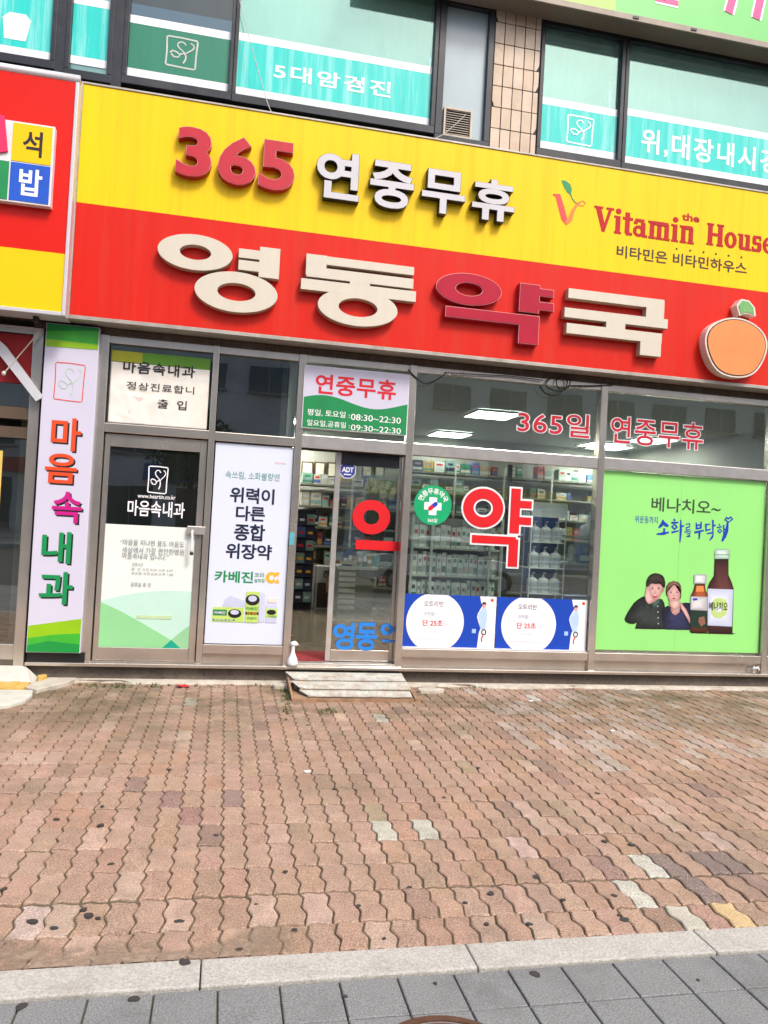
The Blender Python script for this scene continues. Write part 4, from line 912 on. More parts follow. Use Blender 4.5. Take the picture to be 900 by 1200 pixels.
def photo(name, pts, c_mid, c_edge, dy, mid=None, z=zp, seed=0, jit=.12):
    q = [PX(*z(a, b_), yq) for a, b_ in pts]; n = len(q); m_ = PX(*z(*mid), yq) if mid else (sum(p[0] for p in q)/n, sum(p[1] for p in q)/n)
    rings = [1, .72, .4]; v = [(m_[0]+(x-m_[0])*k, yq-dy, m_[1]+(zz_-m_[1])*k) for k in rings for x, zz_ in q] + [(m_[0], yq-dy, m_[1])]
    f = [(a*n+i, a*n+(i+1) % n, (a+1)*n+(i+1) % n, (a+1)*n+i) for a in (0, 1) for i in range(n)] + [(2*n+i, 2*n+(i+1) % n, 3*n) for i in range(n)]
    if sum(q[i][0]*q[(i+1) % n][1]-q[(i+1) % n][0]*q[i][1] for i in range(n)) < 0: f = [t[::-1] for t in f]
    rn = random.Random(seed); cols = []
    for k in (0, .45, .85):
        for i in range(n): j = 1+rn.uniform(-jit, jit); cols += [*((a+(b_-a)*k)*j for a, b_ in zip(c_edge, c_mid)), 1]
    cols += [*c_mid, 1]; g = G().add(v, f); o = g.build(name, PHOTO, GP)
    o.data.color_attributes.new('Col', 'FLOAT_COLOR', 'POINT').data.foreach_set('color', cols); return o
def poly(name, m_, pts, dy, z=zp):
    m_ = INK[m_] if isinstance(m_, str) else m_
    G().prism([PX(*z(a, b_), yq) for a, b_ in pts], yq-dy, yq-dy+.0011).build(name, m_, GP)
# two printed figures seen to the waist
SKL, SKD = (.72, .44, .40), (.42, .20, .19)
photo('printed_jacket', [(136, 545), (146, 505), (128, 514), (100, 512), (74, 500), (66, 482), (72, 465), (90, 430), (110, 400), (128, 374), (150, 355), (172, 340), (195, 330), (215, 352), (240, 380), (272, 372), (300, 345), (316, 352), (328, 372), (338, 420), (345, 470), (350, 548), (250, 548)], (.035, .045, .042), (.008, .010, .010), 0, (230, 450), seed=1, jit=.4)
photo('printed_top', [(335, 549), (322, 510), (315, 470), (320, 420), (335, 402), (350, 392), (365, 400), (380, 420), (400, 428), (420, 415), (435, 385), (450, 374), (475, 372), (500, 376), (503, 460), (505, 552), (420, 551)], (.03, .035, .10), (.008, .010, .03), .0012, (420, 490), seed=2, jit=.4)
photo('printed_collar', [(240, 382), (262, 366), (285, 350), (302, 346), (300, 372), (278, 392), (262, 410)], (.06, .14, .11), (.02, .05, .04), .0015, seed=12)
for k in range(4): poly('printed_button', 'palegrey', [(281+k*1.5, 392+k*38), (288+k*1.5, 392+k*38), (288+k*1.5, 400+k*38), (281+k*1.5, 400+k*38)], .0018)
photo('printed_neck', [(225, 330), (255, 334), (285, 330), (282, 352), (265, 370), (245, 376)], SKD, (.30, .13, .12), .0018, seed=3)
photo('printed_face', [(224, 250), (226, 285), (234, 320), (246, 345), (258, 358), (272, 360), (288, 350), (302, 332), (314, 300), (320, 272), (319, 250), (296, 238), (270, 235), (245, 240)], SKL, SKD, .003, (264, 290), seed=4, jit=.06)
photo('printed_ear', [(314, 280), (322, 276), (326, 288), (320, 304), (312, 306)], SKD, (.35, .16, .15), .0026, seed=5)
photo('printed_hand', [(200, 322), (204, 295), (212, 266), (220, 256), (226, 262), (226, 284), (234, 290), (238, 305), (246, 336), (262, 362), (248, 372), (228, 382), (212, 370), (203, 350)], (.76, .50, .46), (.46, .24, .22), .0042, (220, 335), seed=6, jit=.08)
photo('printed_hair', [(210, 268), (209, 240), (214, 218), (225, 197), (242, 184), (262, 178), (282, 179), (300, 184), (316, 194), (327, 210), (334, 240), (333, 262), (327, 278), (321, 262), (310, 250), (290, 246), (268, 249), (248, 244), (232, 252), (222, 266)], (.05, .035, .03), (.010, .008, .008), .0054, (270, 208), seed=7, jit=.5)
photo('printed_long_hair', [(344, 330), (338, 300), (342, 262), (358, 240), (390, 229), (425, 240), (440, 275), (440, 330), (434, 352), (400, 300)], (.16, .08, .06), (.06, .03, .025), .0022, seed=8, jit=.3)
photo('printed_neck', [(368, 372), (398, 382), (428, 362), (432, 410), (428, 436), (402, 456), (380, 444), (370, 420)], (.60, .36, .33), SKD, .0030, seed=9)
photo('printed_face', [(347, 290), (348, 320), (354, 346), (364, 368), (380, 384), (400, 388), (416, 376), (428, 352), (435, 318), (434, 280), (424, 258), (400, 248), (375, 250), (355, 264)], SKL, SKD, .0040, (388, 318), seed=10, jit=.06)
photo('printed_hair', [(341, 312), (341, 280), (346, 258), (362, 239), (392, 230), (420, 237), (436, 258), (440, 285), (439, 320), (433, 290), (424, 268), (404, 256), (384, 258), (366, 266), (354, 280), (347, 300)], (.24, .13, .09), (.09, .04, .03), .0050, (392, 246), seed=11, jit=.3)
photo('printed_arm', [(428, 384), (434, 366), (440, 372), (456, 396), (474, 420), (488, 450), (497, 475), (496, 512), (478, 478), (456, 440), (436, 410)], (.72, .46, .42), SKD, .0052, seed=13)
photo('printed_hand', [(358, 372), (364, 360), (378, 362), (390, 354), (408, 352), (424, 358), (430, 378), (426, 402), (408, 416), (390, 420), (374, 408), (364, 392)], (.78, .52, .48), (.44, .23, .21), .0062, (398, 378), seed=14, jit=.1)
for a, b_, c, dy in ((250, 281, 7, .0062), (290, 280, 7, .0062), (371, 306, 6, .0066), (411, 304, 6, .0066)):
    poly('printed_eye', 'black', [(a-c, b_+1), (a-c*.4, b_-3), (a+c*.5, b_-3), (a+c, b_+1), (a, b_+2)], dy); poly('printed_brow', 'brown', [(a-c-1, b_-9), (a, b_-12), (a+c+1, b_-9), (a, b_-9.5)], dy)
poly('printed_mouth', 'crimson', [(250, 324), (262, 320), (284, 322), (276, 337), (262, 340)], .0064); poly('printed_teeth', 'white', [(254, 325), (266, 322.5), (280, 324), (266, 329)], .0072)
poly('printed_mouth', 'crimson', [(378, 342), (391, 340), (403, 342), (392, 350)], .0068)
photo('printed_nose', [(268, 286), (276, 304), (272, 310), (262, 309), (263, 300)], (.66, .38, .34), (.50, .26, .24), .0062, seed=15); photo('printed_nose', [(390, 310), (397, 326), (391, 331), (384, 327)], (.66, .38, .34), (.50, .26, .24), .0064, seed=16)
# printed bottles
amber = mat('print_amber_dark', (.045, .012, .010), .3); silver = mat('print_silver', (.62, .64, .66), .35); capg = mat('print_cap_green', (.50, .68, .55), .35); plab = mat('print_label', (.72, .76, .86), .4)
poly('printed_shadow_base', amber, [(498, 566), (800, 575), (780, 582), (510, 574)], 0)
photo('printed_bottle', [(615, 560), (612, 280), (625, 240), (655, 195), (660, 85), (752, 85), (752, 190), (772, 235), (786, 280), (778, 575), (625, 572)], (.16, .05, .045), (.020, .006, .006), .0012, (735, 330), seed=20, jit=.2)
photo('printed_cap', [(660, 30), (668, 18), (748, 18), (762, 30), (760, 84), (658, 84)], (.66, .80, .70), (.25, .42, .33), .0024, (700, 50), seed=22); poly('printed_cap_line', mat('print_cap_dark', (.2, .38, .28), .4), [(660, 52), (762, 54), (762, 60), (660, 58)], .0036)
photo('printed_label', [(614, 280), (700, 283), (783, 286), (778, 410), (774, 530), (690, 526), (614, 522), (614, 400)], (.76, .80, .90), (.50, .55, .72), .0024, (670, 400), seed=23, jit=.03)
poly('printed_fruit', mat('print_apple', (.50, .68, .22), .4), [(640, 400), (655, 350), (690, 340), (730, 350), (748, 400), (735, 450), (700, 475), (660, 470), (636, 440)], .0036); poly('printed_fruit_core', plab, [(665, 410), (690, 395), (715, 410), (700, 435), (672, 435)], .0048)
line('베나치오', 831, 705, 853, 716, yq-.006, 'black', GP, .01)
photo('printed_bottle', [(497, 560), (500, 330), (520, 290), (530, 250), (596, 250), (600, 290), (614, 320), (612, 568), (510, 568)], (.42, .10, .03), (.05, .012, .006), .0036, (575, 300), seed=21, jit=.2)
poly('printed_highlight', mat('print_amber_light', (.72, .25, .08), .3), [(540, 262), (585, 262), (590, 300), (535, 300)], .0048); photo('printed_cap', [(524, 190), (532, 184), (602, 186), (608, 194), (604, 248), (524, 246)], (.85, .85, .86), (.30, .30, .32), .0048, (552, 215), seed=24)
photo('printed_label', [(500, 330), (612, 334), (610, 425), (499, 420)], (.74, .74, .76), (.36, .36, .38), .0048, (540, 375), seed=25); poly('printed_mark', 'blue', [(512, 345), (540, 342), (548, 353), (520, 360)], .006); poly('printed_label', mat('print_label_dark', (.012, .035, .025), .4), [(499, 422), (610, 427), (610, 540), (498, 536)], .0048)
poly('printed_mark', mat('print_label_tan', (.28, .12, .08), .4), [(555, 470), (590, 462), (598, 510), (570, 530), (552, 500)], .006)

# ================================================================== LETTERING AND STICKERS ON THE GLASS
vinyl = mat('vinyl_red', (.66, .002, .008), .5, 0, .05, 3); vwhite = mat('vinyl_white', (.82, .82, .84), .4, 0, .04, 3)
def glassword(label, pieces, Y, rim):
    T = empty('glass_lettering', (sum(p[1] for p in pieces)/len(pieces), Y, min(p[2] if p[0] == 'r' else p[3] for p in pieces)), label, 'lettering')
    if rim: strokes(pieces, Y+.0035, .003, -rim, vwhite, 'white_outline', T, .0002)
    strokes(pieces, Y, .003, 0, vinyl, 'letter', T, .0002); return T
YV = 7.066
R, Hh, V = mk(zf(470, 530, 6.923), YV)
ringp = R(668, 452, 326, 340, 158, 160)
R, Hh, V = mk(zf(580, 530, 6.67), YV)
glassword('large white edged red letter on the display window', [ringp, V(168, 284, 150, 634, 74), Hh(190, 405, 288, 413, 58), Hh(180, 534, 284, 542, 60), Hh(-180, 680, 165, 690, 62), V(145, 680, 140, 895, 74)], YV, .018)
YK = 7.115
R, Hh, V = mk(zf(325, 510, 5.625), YK)
glassword('red ring letter on the sliding door glass', [R(620, 540, 250, 244, 104, 104), Hh(516, 722, 806, 732, 62)], YK, 0)
def outlined(body, b_, Y, label, space=1.0):
    T = empty('glass_lettering', (PX((b_[0]+b_[2])/2, b_[3], Y)[0], Y, PX((b_[0]+b_[2])/2, b_[3], Y)[1]), label, 'lettering')
    box = PB(*b_, Y); text('white_outline', body, box, Y+.002, vwhite, T, .038, ref=.008, space=space); text('letter', body, box, Y, mat('vinyl_crimson', (.52, .003, .025), .5), T, .008, space=space)
outlined('365일', (606, 479, 692, 514), YV, 'red white edged 365 day lettering on the transom glass', 1.06); outlined('연중무휴', (715, 487, 825, 528), YV, 'red white edged open all year lettering on the right transom', 1.06)
T = empty('glass_lettering', (1.4, 7.128, .3), 'blue pharmacy name letters low on the sliding door', 'lettering'); sky_b = mat('vinyl_sky_blue', (.02, .22, .70), .4, 0, .05, 3)
YK2 = 7.119
text('letter', '영', PB(389, 729, 416, 762, YK2), YK2, sky_b, T, .03); text('letter', '동', PB(416, 729, 443, 763, YK2), YK2, sky_b, T, .03)
R, Hh, V = mk(zf(325, 640, 5.625), YK2); strokes([R(722, 548, 84, 84, 34, 36), Hh(690, 624, 762, 627, 16)], YK2, .002, 0, sky_b, 'letter', T, .0002)
ST = empty('round_sticker', (PX(507, 592, YV)[0], YV, 1.3), 'round green pharmacy sticker with white cross and capsule', 'sticker')
sx_, sz_ = PX(507.3, 592, YV); sg = mat('sticker_green', (.004, .38, .15), .4)
G().disc(sx_, sz_, .186, .19, YV, YV+.003, 48).build('disc', sg, ST)
ccx, ccz = sx_+.0, sz_-.01
g = G(); g.box(ccx-.038, ccx+.038, YV-.0012, YV-.0002, ccz-.085, ccz+.085); g.box(ccx-.085, ccx-.0385, YV-.0012, YV-.0002, ccz-.036, ccz+.036); g.box(ccx+.0385, ccx+.085, YV-.0012, YV-.0002, ccz-.036, ccz+.036); g.build('cross', INK['white'], ST)
ca_, sa_ = math.cos(.72), math.sin(.72)
def cap(t0, t1, rnd0, m_):
    pts = []
    r_ = .02
    if rnd0 < 0: pts = [(t1, -r_), (t1, r_)] + [(t0-r_*math.sin(a), r_*math.cos(a)) for a in [math.pi*i/10 for i in range(11)]]
    else: pts = [(t0, r_), (t0, -r_)] + [(t1+r_*math.sin(a), -r_*math.cos(a)) for a in [math.pi*i/10 for i in range(11)]]
    G().prism([(ccx+a*ca_-b_*sa_, ccz+a*sa_+b_*ca_) for a, b_ in pts], YV-.0026, YV-.0015).build('capsule_half', m_, ST)
cap(-.035, 0, -1, INK['red']); cap(.0005, .035, 1, INK['blue'])
for i, ch in enumerate('연중무휴약국'):
    a = math.radians(152-24.5*i); r_ = .135; v, f = text_data(ch, .02); u = .062; th = a-math.pi/2
    cxm = (min(p[0] for p in v)+max(p[0] for p in v))/2; czm = (min(p[1] for p in v)+max(p[1] for p in v))/2
    G().add([(sx_+r_*math.cos(a)+((x-cxm)*math.cos(th)-(z-czm)*math.sin(th))*u, YV-.0012, sz_+r_*math.sin(a)+((x-cxm)*math.sin(th)+(z-czm)*math.cos(th))*u) for x, z in v], f).build('lettering', INK['white'], ST)
text('lettering', '365일', (sx_-.045, sx_+.05, sz_-.165, sz_-.125), YV-.0012, INK['white'], ST, .012)
ya = 7.128
AS = empty('alarm_sticker', (PX(407, 551, ya)[0], ya, 2.0), 'small blue octagonal alarm sticker high on the sliding door', 'sticker')
ax, az = PX(407.5, 551, ya); oct_ = lambda r_: [(ax+r_*math.cos(math.pi/8+i*math.pi/4), az+r_*math.sin(math.pi/8+i*math.pi/4)) for i in range(8)]
G().prism(oct_(.083), ya, ya+.003).build('edge', INK['white'], AS); G().prism(oct_(.076), ya-.0015, ya-.0003).build('octagon', mat('sticker_blue', (.02, .05, .30), .4), AS)
text('lettering', 'ADT', (ax-.055, ax+.055, az-.02, az+.028), ya-.0025, INK['white'], AS, .035); bx('rule', INK['white'], AS, ax-.035, ax+.035, ya-.0025, ya-.0017, az-.046, az-.036)
# price tag sized sticker on the door post
bx('post_sticker', mat('sticker_cyan', (.10, .40, .50), .4), None, *(lambda a: (a[0], a[1], 7.010, 7.0145, a[2], a[3]))(PB(339, 624, 345, 639, 7.012)), label='small blue and white sticker on the door post', cat='sticker')

# ================================================================== AT THE DOORSTEP
rust = mat('rusty_steel', (.34, .21, .125), .85, .1, .35, 14, bump=.3, bscale=60, dirt=(.16, .085, .045), dirt_amt=.7, dscale=6)
plate = mat('worn_checker_plate', (.50, .495, .45), .6, .1, .2, 12, dirt=(.30, .18, .09), dirt_amt=.85, dscale=7)
RS = empty('step_ramp', (1.15, 6.65, 0), 'low rusty step ramp with worn checker plate treads at the doorway', 'ramp')
rx0, rx1, ry0, ry1 = .615, 1.715, 6.33, 6.98
G().slab([(rx0, ry0), (rx1+.015, ry0+.05), (rx1-.02, ry1), (rx0+.01, ry1)], -.004, .022).build('base_plate', rust, RS)
g = G()
for xa_ in (rx0+.0, rx1-.045):
    G().add([(xa_, ry0+.03, .022), (xa_+.015, ry0+.03, .022), (xa_+.015, ry1, .022), (xa_, ry1, .022), (xa_, ry0+.03, .03), (xa_+.015, ry0+.03, .03), (xa_+.015, ry1, .125), (xa_, ry1, .125)], [(0, 3, 2, 1), (4, 5, 6, 7), (0, 1, 5, 4), (1, 2, 6, 5), (2, 3, 7, 6), (3, 0, 4, 7)]).build('side_cheek', rust, RS)
tr = [(ry0+.055, ry0+.20, .040, .060, .11, .065), (ry0+.185, ry0+.38, .075, .098, .055, .05), (ry0+.365, ry0+.58, .112, .135, .02, .055)]
for i, (ya_, yb_, za, zb_, l0, r0) in enumerate(tr):
    xa_, xb_ = rx0+l0, rx1-r0; t = .007; rn = random.Random(i); nseg = 14
    front = [(xa_+(xb_-xa_)*k/nseg, ya_+rn.uniform(-.005, .005)) for k in range(nseg+1)]
    front[0] = (xa_+.02, ya_+.035); back = [(xb_+.01, yb_), (xa_-.035, yb_)]
    pts = front+back; zz = lambda y: za+(y-ya_)/(yb_-ya_)*(zb_-za); n = len(pts)
    g = G(); g.add([(x, y, zz(y)-t) for x, y in pts] + [(x, y, zz(y)) for x, y in pts], [tuple(range(n-1, -1, -1)), tuple(range(n, 2*n))] + [(k, (k+1) % n, n+(k+1) % n, n+k) for k in range(n)])
    td = g.build('tread', plate, RS)
    bx('tread_lip', rust, td, xa_+.03, xb_, ya_+.006, ya_+.0125, zz(ya_)-.014, zz(ya_)-.0075)
    g = G()
    for r_ in range(5):
        for k in range(26):
            x = xa_+.05+(xb_-xa_-.09)*k/25+(.018 if r_ % 2 else 0); y = ya_+.03+(yb_-ya_-.05)*r_/4; s = 1 if (k+r_) % 2 else -1; z = zz(y)
            dx, dy = .013, .007*s
            g.add([(x-dx, y-dy, z-.001), (x+.003, y-.004*s, z-.001), (x+dx, y+dy, z-.001), (x-.003, y+.004*s, z-.001), (x, y, z+.006)], [(0, 1, 4), (1, 2, 4), (2, 3, 4), (3, 0, 4)])
    g.build('tread_studs', plate, td, kind='stuff')
    bx('riser', plate, RS, rx0+l0+.03, rx1-r0-.005, ya_+.014, ya_+.022, .0225, zz(ya_+.016)-.0075)
# rag of cement either side of the ramp, broken lumps
for px, py, r_ in ((503, 811, .07), (330, 806, .05)):
    c = GND(px, py); G().slab(blob(c[0], c[1], r_*1.5, r_, 16, .4, int(px)), -.01, .032).build('cement_lump', cement, None, label='pale broken cement lump %s the step ramp' % ('right of' if px > 400 else 'left of'), cat='lump', bevel=.008)
bx('door_mat', mat('mat_red', (.26, .018, .022), .95, 0, .3, 60, bump=.5, bscale=200), None, .66, 1.10, 7.135, 7.62, FL+.001, FL+.014, label='dark red door mat inside the open doorway', cat='mat', bevel=.004)
# white goose shaped doorstop
gx, gz = PX(340, 775, 6.99)[0]+.02, .169
GO = empty('goose_doorstop', (gx, 7.0, gz), 'small white goose shaped doorstop on the ledge', 'doorstop')
G().lathe(gx, 6.995, [(.002, gz), (.045, gz+.002), (.052, gz+.03), (.045, gz+.065), (.028, gz+.10), (.018, gz+.13), (.016, gz+.17), (.017, gz+.185)], 18).build('body', whitep, GO, smooth=True)
G().tube([(gx-.012, 6.995, gz+.18), (gx-.005, 6.995, gz+.20), (gx+.015, 6.993, gz+.205), (gx+.035, 6.99, gz+.20)], [.017, .027, .026, .014], 12).build('head', whitep, GO, smooth=True)
G().tube([(gx+.03, 6.991, gz+.20), (gx+.055, 6.989, gz+.193)], [.012, .003], 8).build('beak', mat('beak', (.62, .52, .42), .5), GO)
# litter
c = GND(215, 806); rl = mat('leaf_red', (.50, .02, .03), .6); g = G()
for k, (a, s) in enumerate(((.3, .07), (1.5, .09), (2.5, .08), (3.6, .07))):
    dx, dy = math.cos(a)*s, math.sin(a)*s*.7; g.add([(c[0], c[1], .004), (c[0]+dx*.5-dy*.4, c[1]+dy*.5+dx*.4, .02), (c[0]+dx, c[1]+dy, .012+.006*k), (c[0]+dx*.5+dy*.4, c[1]+dy*.5-dx*.4, .018)], [(0, 1, 2, 3)])
g.build('red_scrap', rl, None, label='crumpled red scrap lying by the wall', cat='litter')
for i, (px, py) in enumerate(((718, 857), (622, 822), (360, 905))):
    c = GND(px, py); G().slab(blob(c[0], c[1], .022, .016, 9, .4, i), .002, .008).build('paper_scrap', whitep, None, label=('white paper scrap on the pavers below the green poster', 'white paper scrap on the pavers below the blue posters', 'white paper scrap on the pavers below the step ramp')[i], cat='litter')
# manhole cover at the lower edge
MH = empty('manhole_cover', (MHC[0], MHC[1], 0), 'round rusty manhole cover in the grey paving', 'manhole cover')
mhr = mat('rusty_iron', (.14, .068, .042), .7, .5, .35, 20, bump=.3, bscale=60)
G().lathe(*MHC, [(.001, -.03), (MHR+.02, -.03), (MHR+.02, .004), (MHR-.005, .006), (MHR-.006, -.004), (.001, -.004)], 56).build('rim', mhr, MH)
G().lathe(*MHC, [(.001, -.0035), (MHR-.012, -.0035), (MHR-.014, .003), (.001, .0031)], 56).build('lid', mhr, MH)
g = G()
for i in range(-4, 5):
    for j in range(-4, 5):
        if i*i+j*j < 17: g.box(MHC[0]+i*.045-.012, MHC[0]+i*.045+.012, MHC[1]+j*.045-.012, MHC[1]+j*.045+.012, .0032, .0065)
g.build('lid_studs', mhr, MH, kind='stuff')

# small white bracket at the foot of the right bay
x, z = PX(886, 784, 7.0)
WB = empty('metal_clip', (x, 7.0, .169), 'small white metal clip at the foot of the right bay', 'clip')
G().tube([(x-.03, 7.0, .17), (x-.033, 7.0, .21), (x-.02, 7.0, .235), (x, 7.0, .22), (x+.02, 7.0, .235), (x+.033, 7.0, .21), (x+.03, 7.0, .17)], .011, 8).build('loop', whitep, WB, smooth=True)

# ================================================================== NEXT SHOP ON THE LEFT
NB = empty('neighbour_shopfront', (-2.6, 7.1, 0), 'dark glazed shopfront at the left edge with red awning panel', 'shopfront')
nz = lambda py: PX(25, py, D)[1]
bx('head_beam', steel, NB, -5, -1.701, 7.02, 7.12, nz(392), 3.02); 
bx('red_blind', mat('blind_red', (.34, .003, .006), .6, 0, .1, 3), NB, -5, -1.705, 7.045, 7.06, nz(450), nz(393))
bx('cross_beam', mat('brown_beam', (.11, .075, .05), .5, .3, .2, 5), NB, -5, -1.701, 7.03, 7.12, nz(492), nz(478)); bx('cross_beam', mat('brown_beam', 0), NB, -5, -1.701, 7.04, 7.12, nz(514), nz(501))
bx('pane', shopglass, NB, -5, -1.70, 7.066, 7.072, nz(477), nz(393)); bx('pane', shopglass, NB, -5, -1.70, 7.066, 7.072, .24, nz(515))
bx('bottom_rail', steel, NB, -5, -1.701, 7.03, 7.12, nz(772), nz(754), bevel=.004)
bx('step_sill', granite_dark, NB, -5, -1.63, 7.03, 7.3, -.2, nz(772)-.003)
bx('inner_post', mat('olive_post', (.25, .22, .14), .6), NB, -1.97, -1.86, 7.9, 8.0, FL, 2.9)
bx('wall', darkroom, NB, -4.9, -1.2, 9.6, 9.7, FL, 3.0)
bx('inner_shelf', mat('olive_shelf', (.12, .10, .06), .6), NB, -3.2, -2.05, 9.2, 9.5, FL, 1.3)
G().ribbon([PX(-14, 395, 6.97), PX(3, 410, 6.97), PX(47, 468, 6.97)], [.085, .085, .07], 6.95, 6.985).build('awning_arm', mat('arm_grey_white', (.55, .56, .60), .5), NB)
a, b_ = PX(47, 388, 6.96), PX(5, 438, 6.96); G().tube([(a[0], 6.96, a[1]), (b_[0], 6.945, b_[1])], .005, 6).build('cord', mat('cord_white', (.6, .57, .5), .7), NB)
G().lathe(b_[0], 6.945, [(.001, b_[1]-.02), (.016, b_[1]-.012), (.018, b_[1]+.008), (.004, b_[1]+.022)], 10).build('cord_knob', mat('cord_white', 0), NB, smooth=True)
bx('notice_edge', mat('notice_yellow', (.72, .52, .12), .5), NB, -2.6, PX(1.5, 560, 7.06)[0], 7.058, 7.064, PX(0, 618, 7.06)[1], PX(0, 528, 7.06)[1])
# concrete entrance ramp with its yellow stripe
ER = empty('entrance_ramp', (-2.4, 6.5, 0), 'pale concrete entrance ramp with yellow stripe at far left', 'ramp')
conc = mat('pale_concrete', (.55, .54, .49), .9, 0, .12, 9, bump=.35, bscale=50, dirt=(.34, .31, .25), dirt_amt=.45)
G().slab([(-4.9, 5.99), (-1.78, 5.99), (-1.60, 6.02), (-1.48, 6.10), (-1.405, 6.25), (-1.40, 6.42), (-1.43, 6.575), (-4.9, 6.575)], -.05, .028).build('slab', conc, ER, bevel=.012)
yst = mat('tactile_yellow', (.58, .38, .10), .8, 0, .15, 10, dirt=(.5, .36, .2), dirt_amt=.5)
bx('stripe', yst, ER, -4.9, -1.50, 6.578, 6.80, -.05, .040)
for i in range(11): bx('stripe_rib', yst, ER, -3.1+i*.145, -3.1+i*.145+.07, 6.60, 6.79, .0395, .047, bevel=.003)
G().add([(-4.9, 6.802, -.05), (-1.46, 6.802, -.05), (-1.40, 7.02, -.05), (-4.9, 7.02, -.05), (-4.9, 6.802, .055), (-1.50, 6.802, .05), (-1.60, 7.02, .135), (-4.9, 7.02, .14)], [(0, 3, 2, 1), (4, 5, 6, 7), (0, 1, 5, 4), (1, 2, 6, 5), (2, 3, 7, 6), (3, 0, 4, 7)]).build('upper_slab', conc, ER, bevel=.01)
G().slab([(-1.52, 6.66), (-1.40, 6.56), (-1.22, 6.86), (-1.18, 7.03), (-1.44, 7.03)], -.02, .035).build('cement_edge', cement, ER, bevel=.01)
G().slab(blob(-1.445, 6.93, .035, .05, 14, .3, 2), .03, .07).build('paint_blot', yst, ER, bevel=.006)

# ================================================================== CABLES
random.seed(21)
def cable(pxs, Y, r_, label):
    pts = [(*[PX(a, b_, Y)[0]], Y+random.uniform(-.01, .01), PX(a, b_, Y)[1]) for a, b_ in pxs]; out_ = []
    for i in range(len(pts)-1):
        p0, p1, p2, p3 = (Vector(pts[max(i-1, 0)]), Vector(pts[i]), Vector(pts[i+1]), Vector(pts[min(i+2, len(pts)-1)]))
        for k in range(6):
            t = k/6; out_.append(.5*((2*p1)+(p2-p0)*t+(2*p0-5*p1+4*p2-p3)*t*t+(3*p1-p0-3*p2+p3)*t**3))
    out_.append(Vector(pts[-1])); G().tube(out_, r_, 6).build('cable', black, None, label=label, cat='cable', smooth=True)
cable([(478, 433), (486, 441), (497, 449), (510, 446), (522, 438)], 7.0, .007, 'black cable sagging at the end of the hours board')
cable([(633, 452), (640, 461), (652, 463), (662, 455), (664, 446), (655, 440), (644, 444), (640, 452), (650, 458), (664, 456), (668, 446), (662, 441), (652, 446), (656, 455), (670, 452), (690, 452), (720, 451)], 7.0, .006, 'coiled black cable hanging under the big sign')
cable([(520, 437), (560, 439), (600, 441), (636, 446)], 7.0, .005, 'thin black cable running along the glazing head')
cable([(281, 0), (286, 20), (296, 60), (312, 115), (318, 132)], 6.98, .004, 'thin pale wire across the lettered upper window') ; bpy.data.objects['cable.003'].data.materials[0] = mat('wire_pale', (.55, .53, .5), .6)
cable([(507, 163), (520, 157), (540, 140), (546, 134)], 6.98, .004, 'thin pale wire over the vent grille'); bpy.data.objects['cable.004'].data.materials[0] = MATS['wire_pale']

# ================================================================== INSIDE THE PHARMACY
random.seed(31)
shelfm = mat('shelf_white', (.55, .55, .50), .5, 0, .06, 4); shelfd = mat('shelf_grey', (.22, .22, .20), .5)
PAL = [mat('carton_%d' % i, c, .45, 0, .12, 30) for i, c in enumerate(((.52, .56, .52), (.42, .50, .45), (.60, .60, .56), (.06, .20, .15), (.06, .11, .30), (.40, .05, .04), (.45, .28, .06), (.20, .32, .28), (.50, .46, .36), (.02, .022, .05)))]
WH = [mat('carton_white_%d' % i, c, .45, 0, .08, 30) for i, c in enumerate(((.80, .83, .80), (.66, .76, .72), (.82, .80, .74), (.74, .78, .80)))]
def carton(x0, x1, y0, y1, z0, z1, m_, label, group, name='medicine_box'):
    o = bx(name, m_, None, x0, x1, y0, y1, z0, z1, label=label, cat='box', group=group); return o
# box: printed front stripe child gives each carton a face of its own
CNAME = dict(zip(('carton_%d' % i for i in range(10)), ('white', 'pale green', 'off white', 'dark green', 'blue', 'red', 'ochre', 'grey green', 'cream', 'near black')))
def carton2(x0, x1, y0, z0, z1, m_, m2, label, group, d=.09):
    o = empty('medicine_box', ((x0+x1)/2, y0, z0), label, 'box', group)
    bx('carton', m_, o, x0, x1, y0, y0+d, z0, z1); h = z1-z0
    bx('print_band', m2, o, x0+.002, x1-.002, y0-.0012, y0-.0002, z0+h*.12, z0+h*random.uniform(.3, .45)); bx('print_mark', INK[random.choice(['navy', 'green', 'grey', 'grey', 'palegrey', 'red'])], o, x0+(x1-x0)*.2, x0+(x1-x0)*.8, y0-.0012, y0-.0002, z0+h*.6, z0+h*.78)
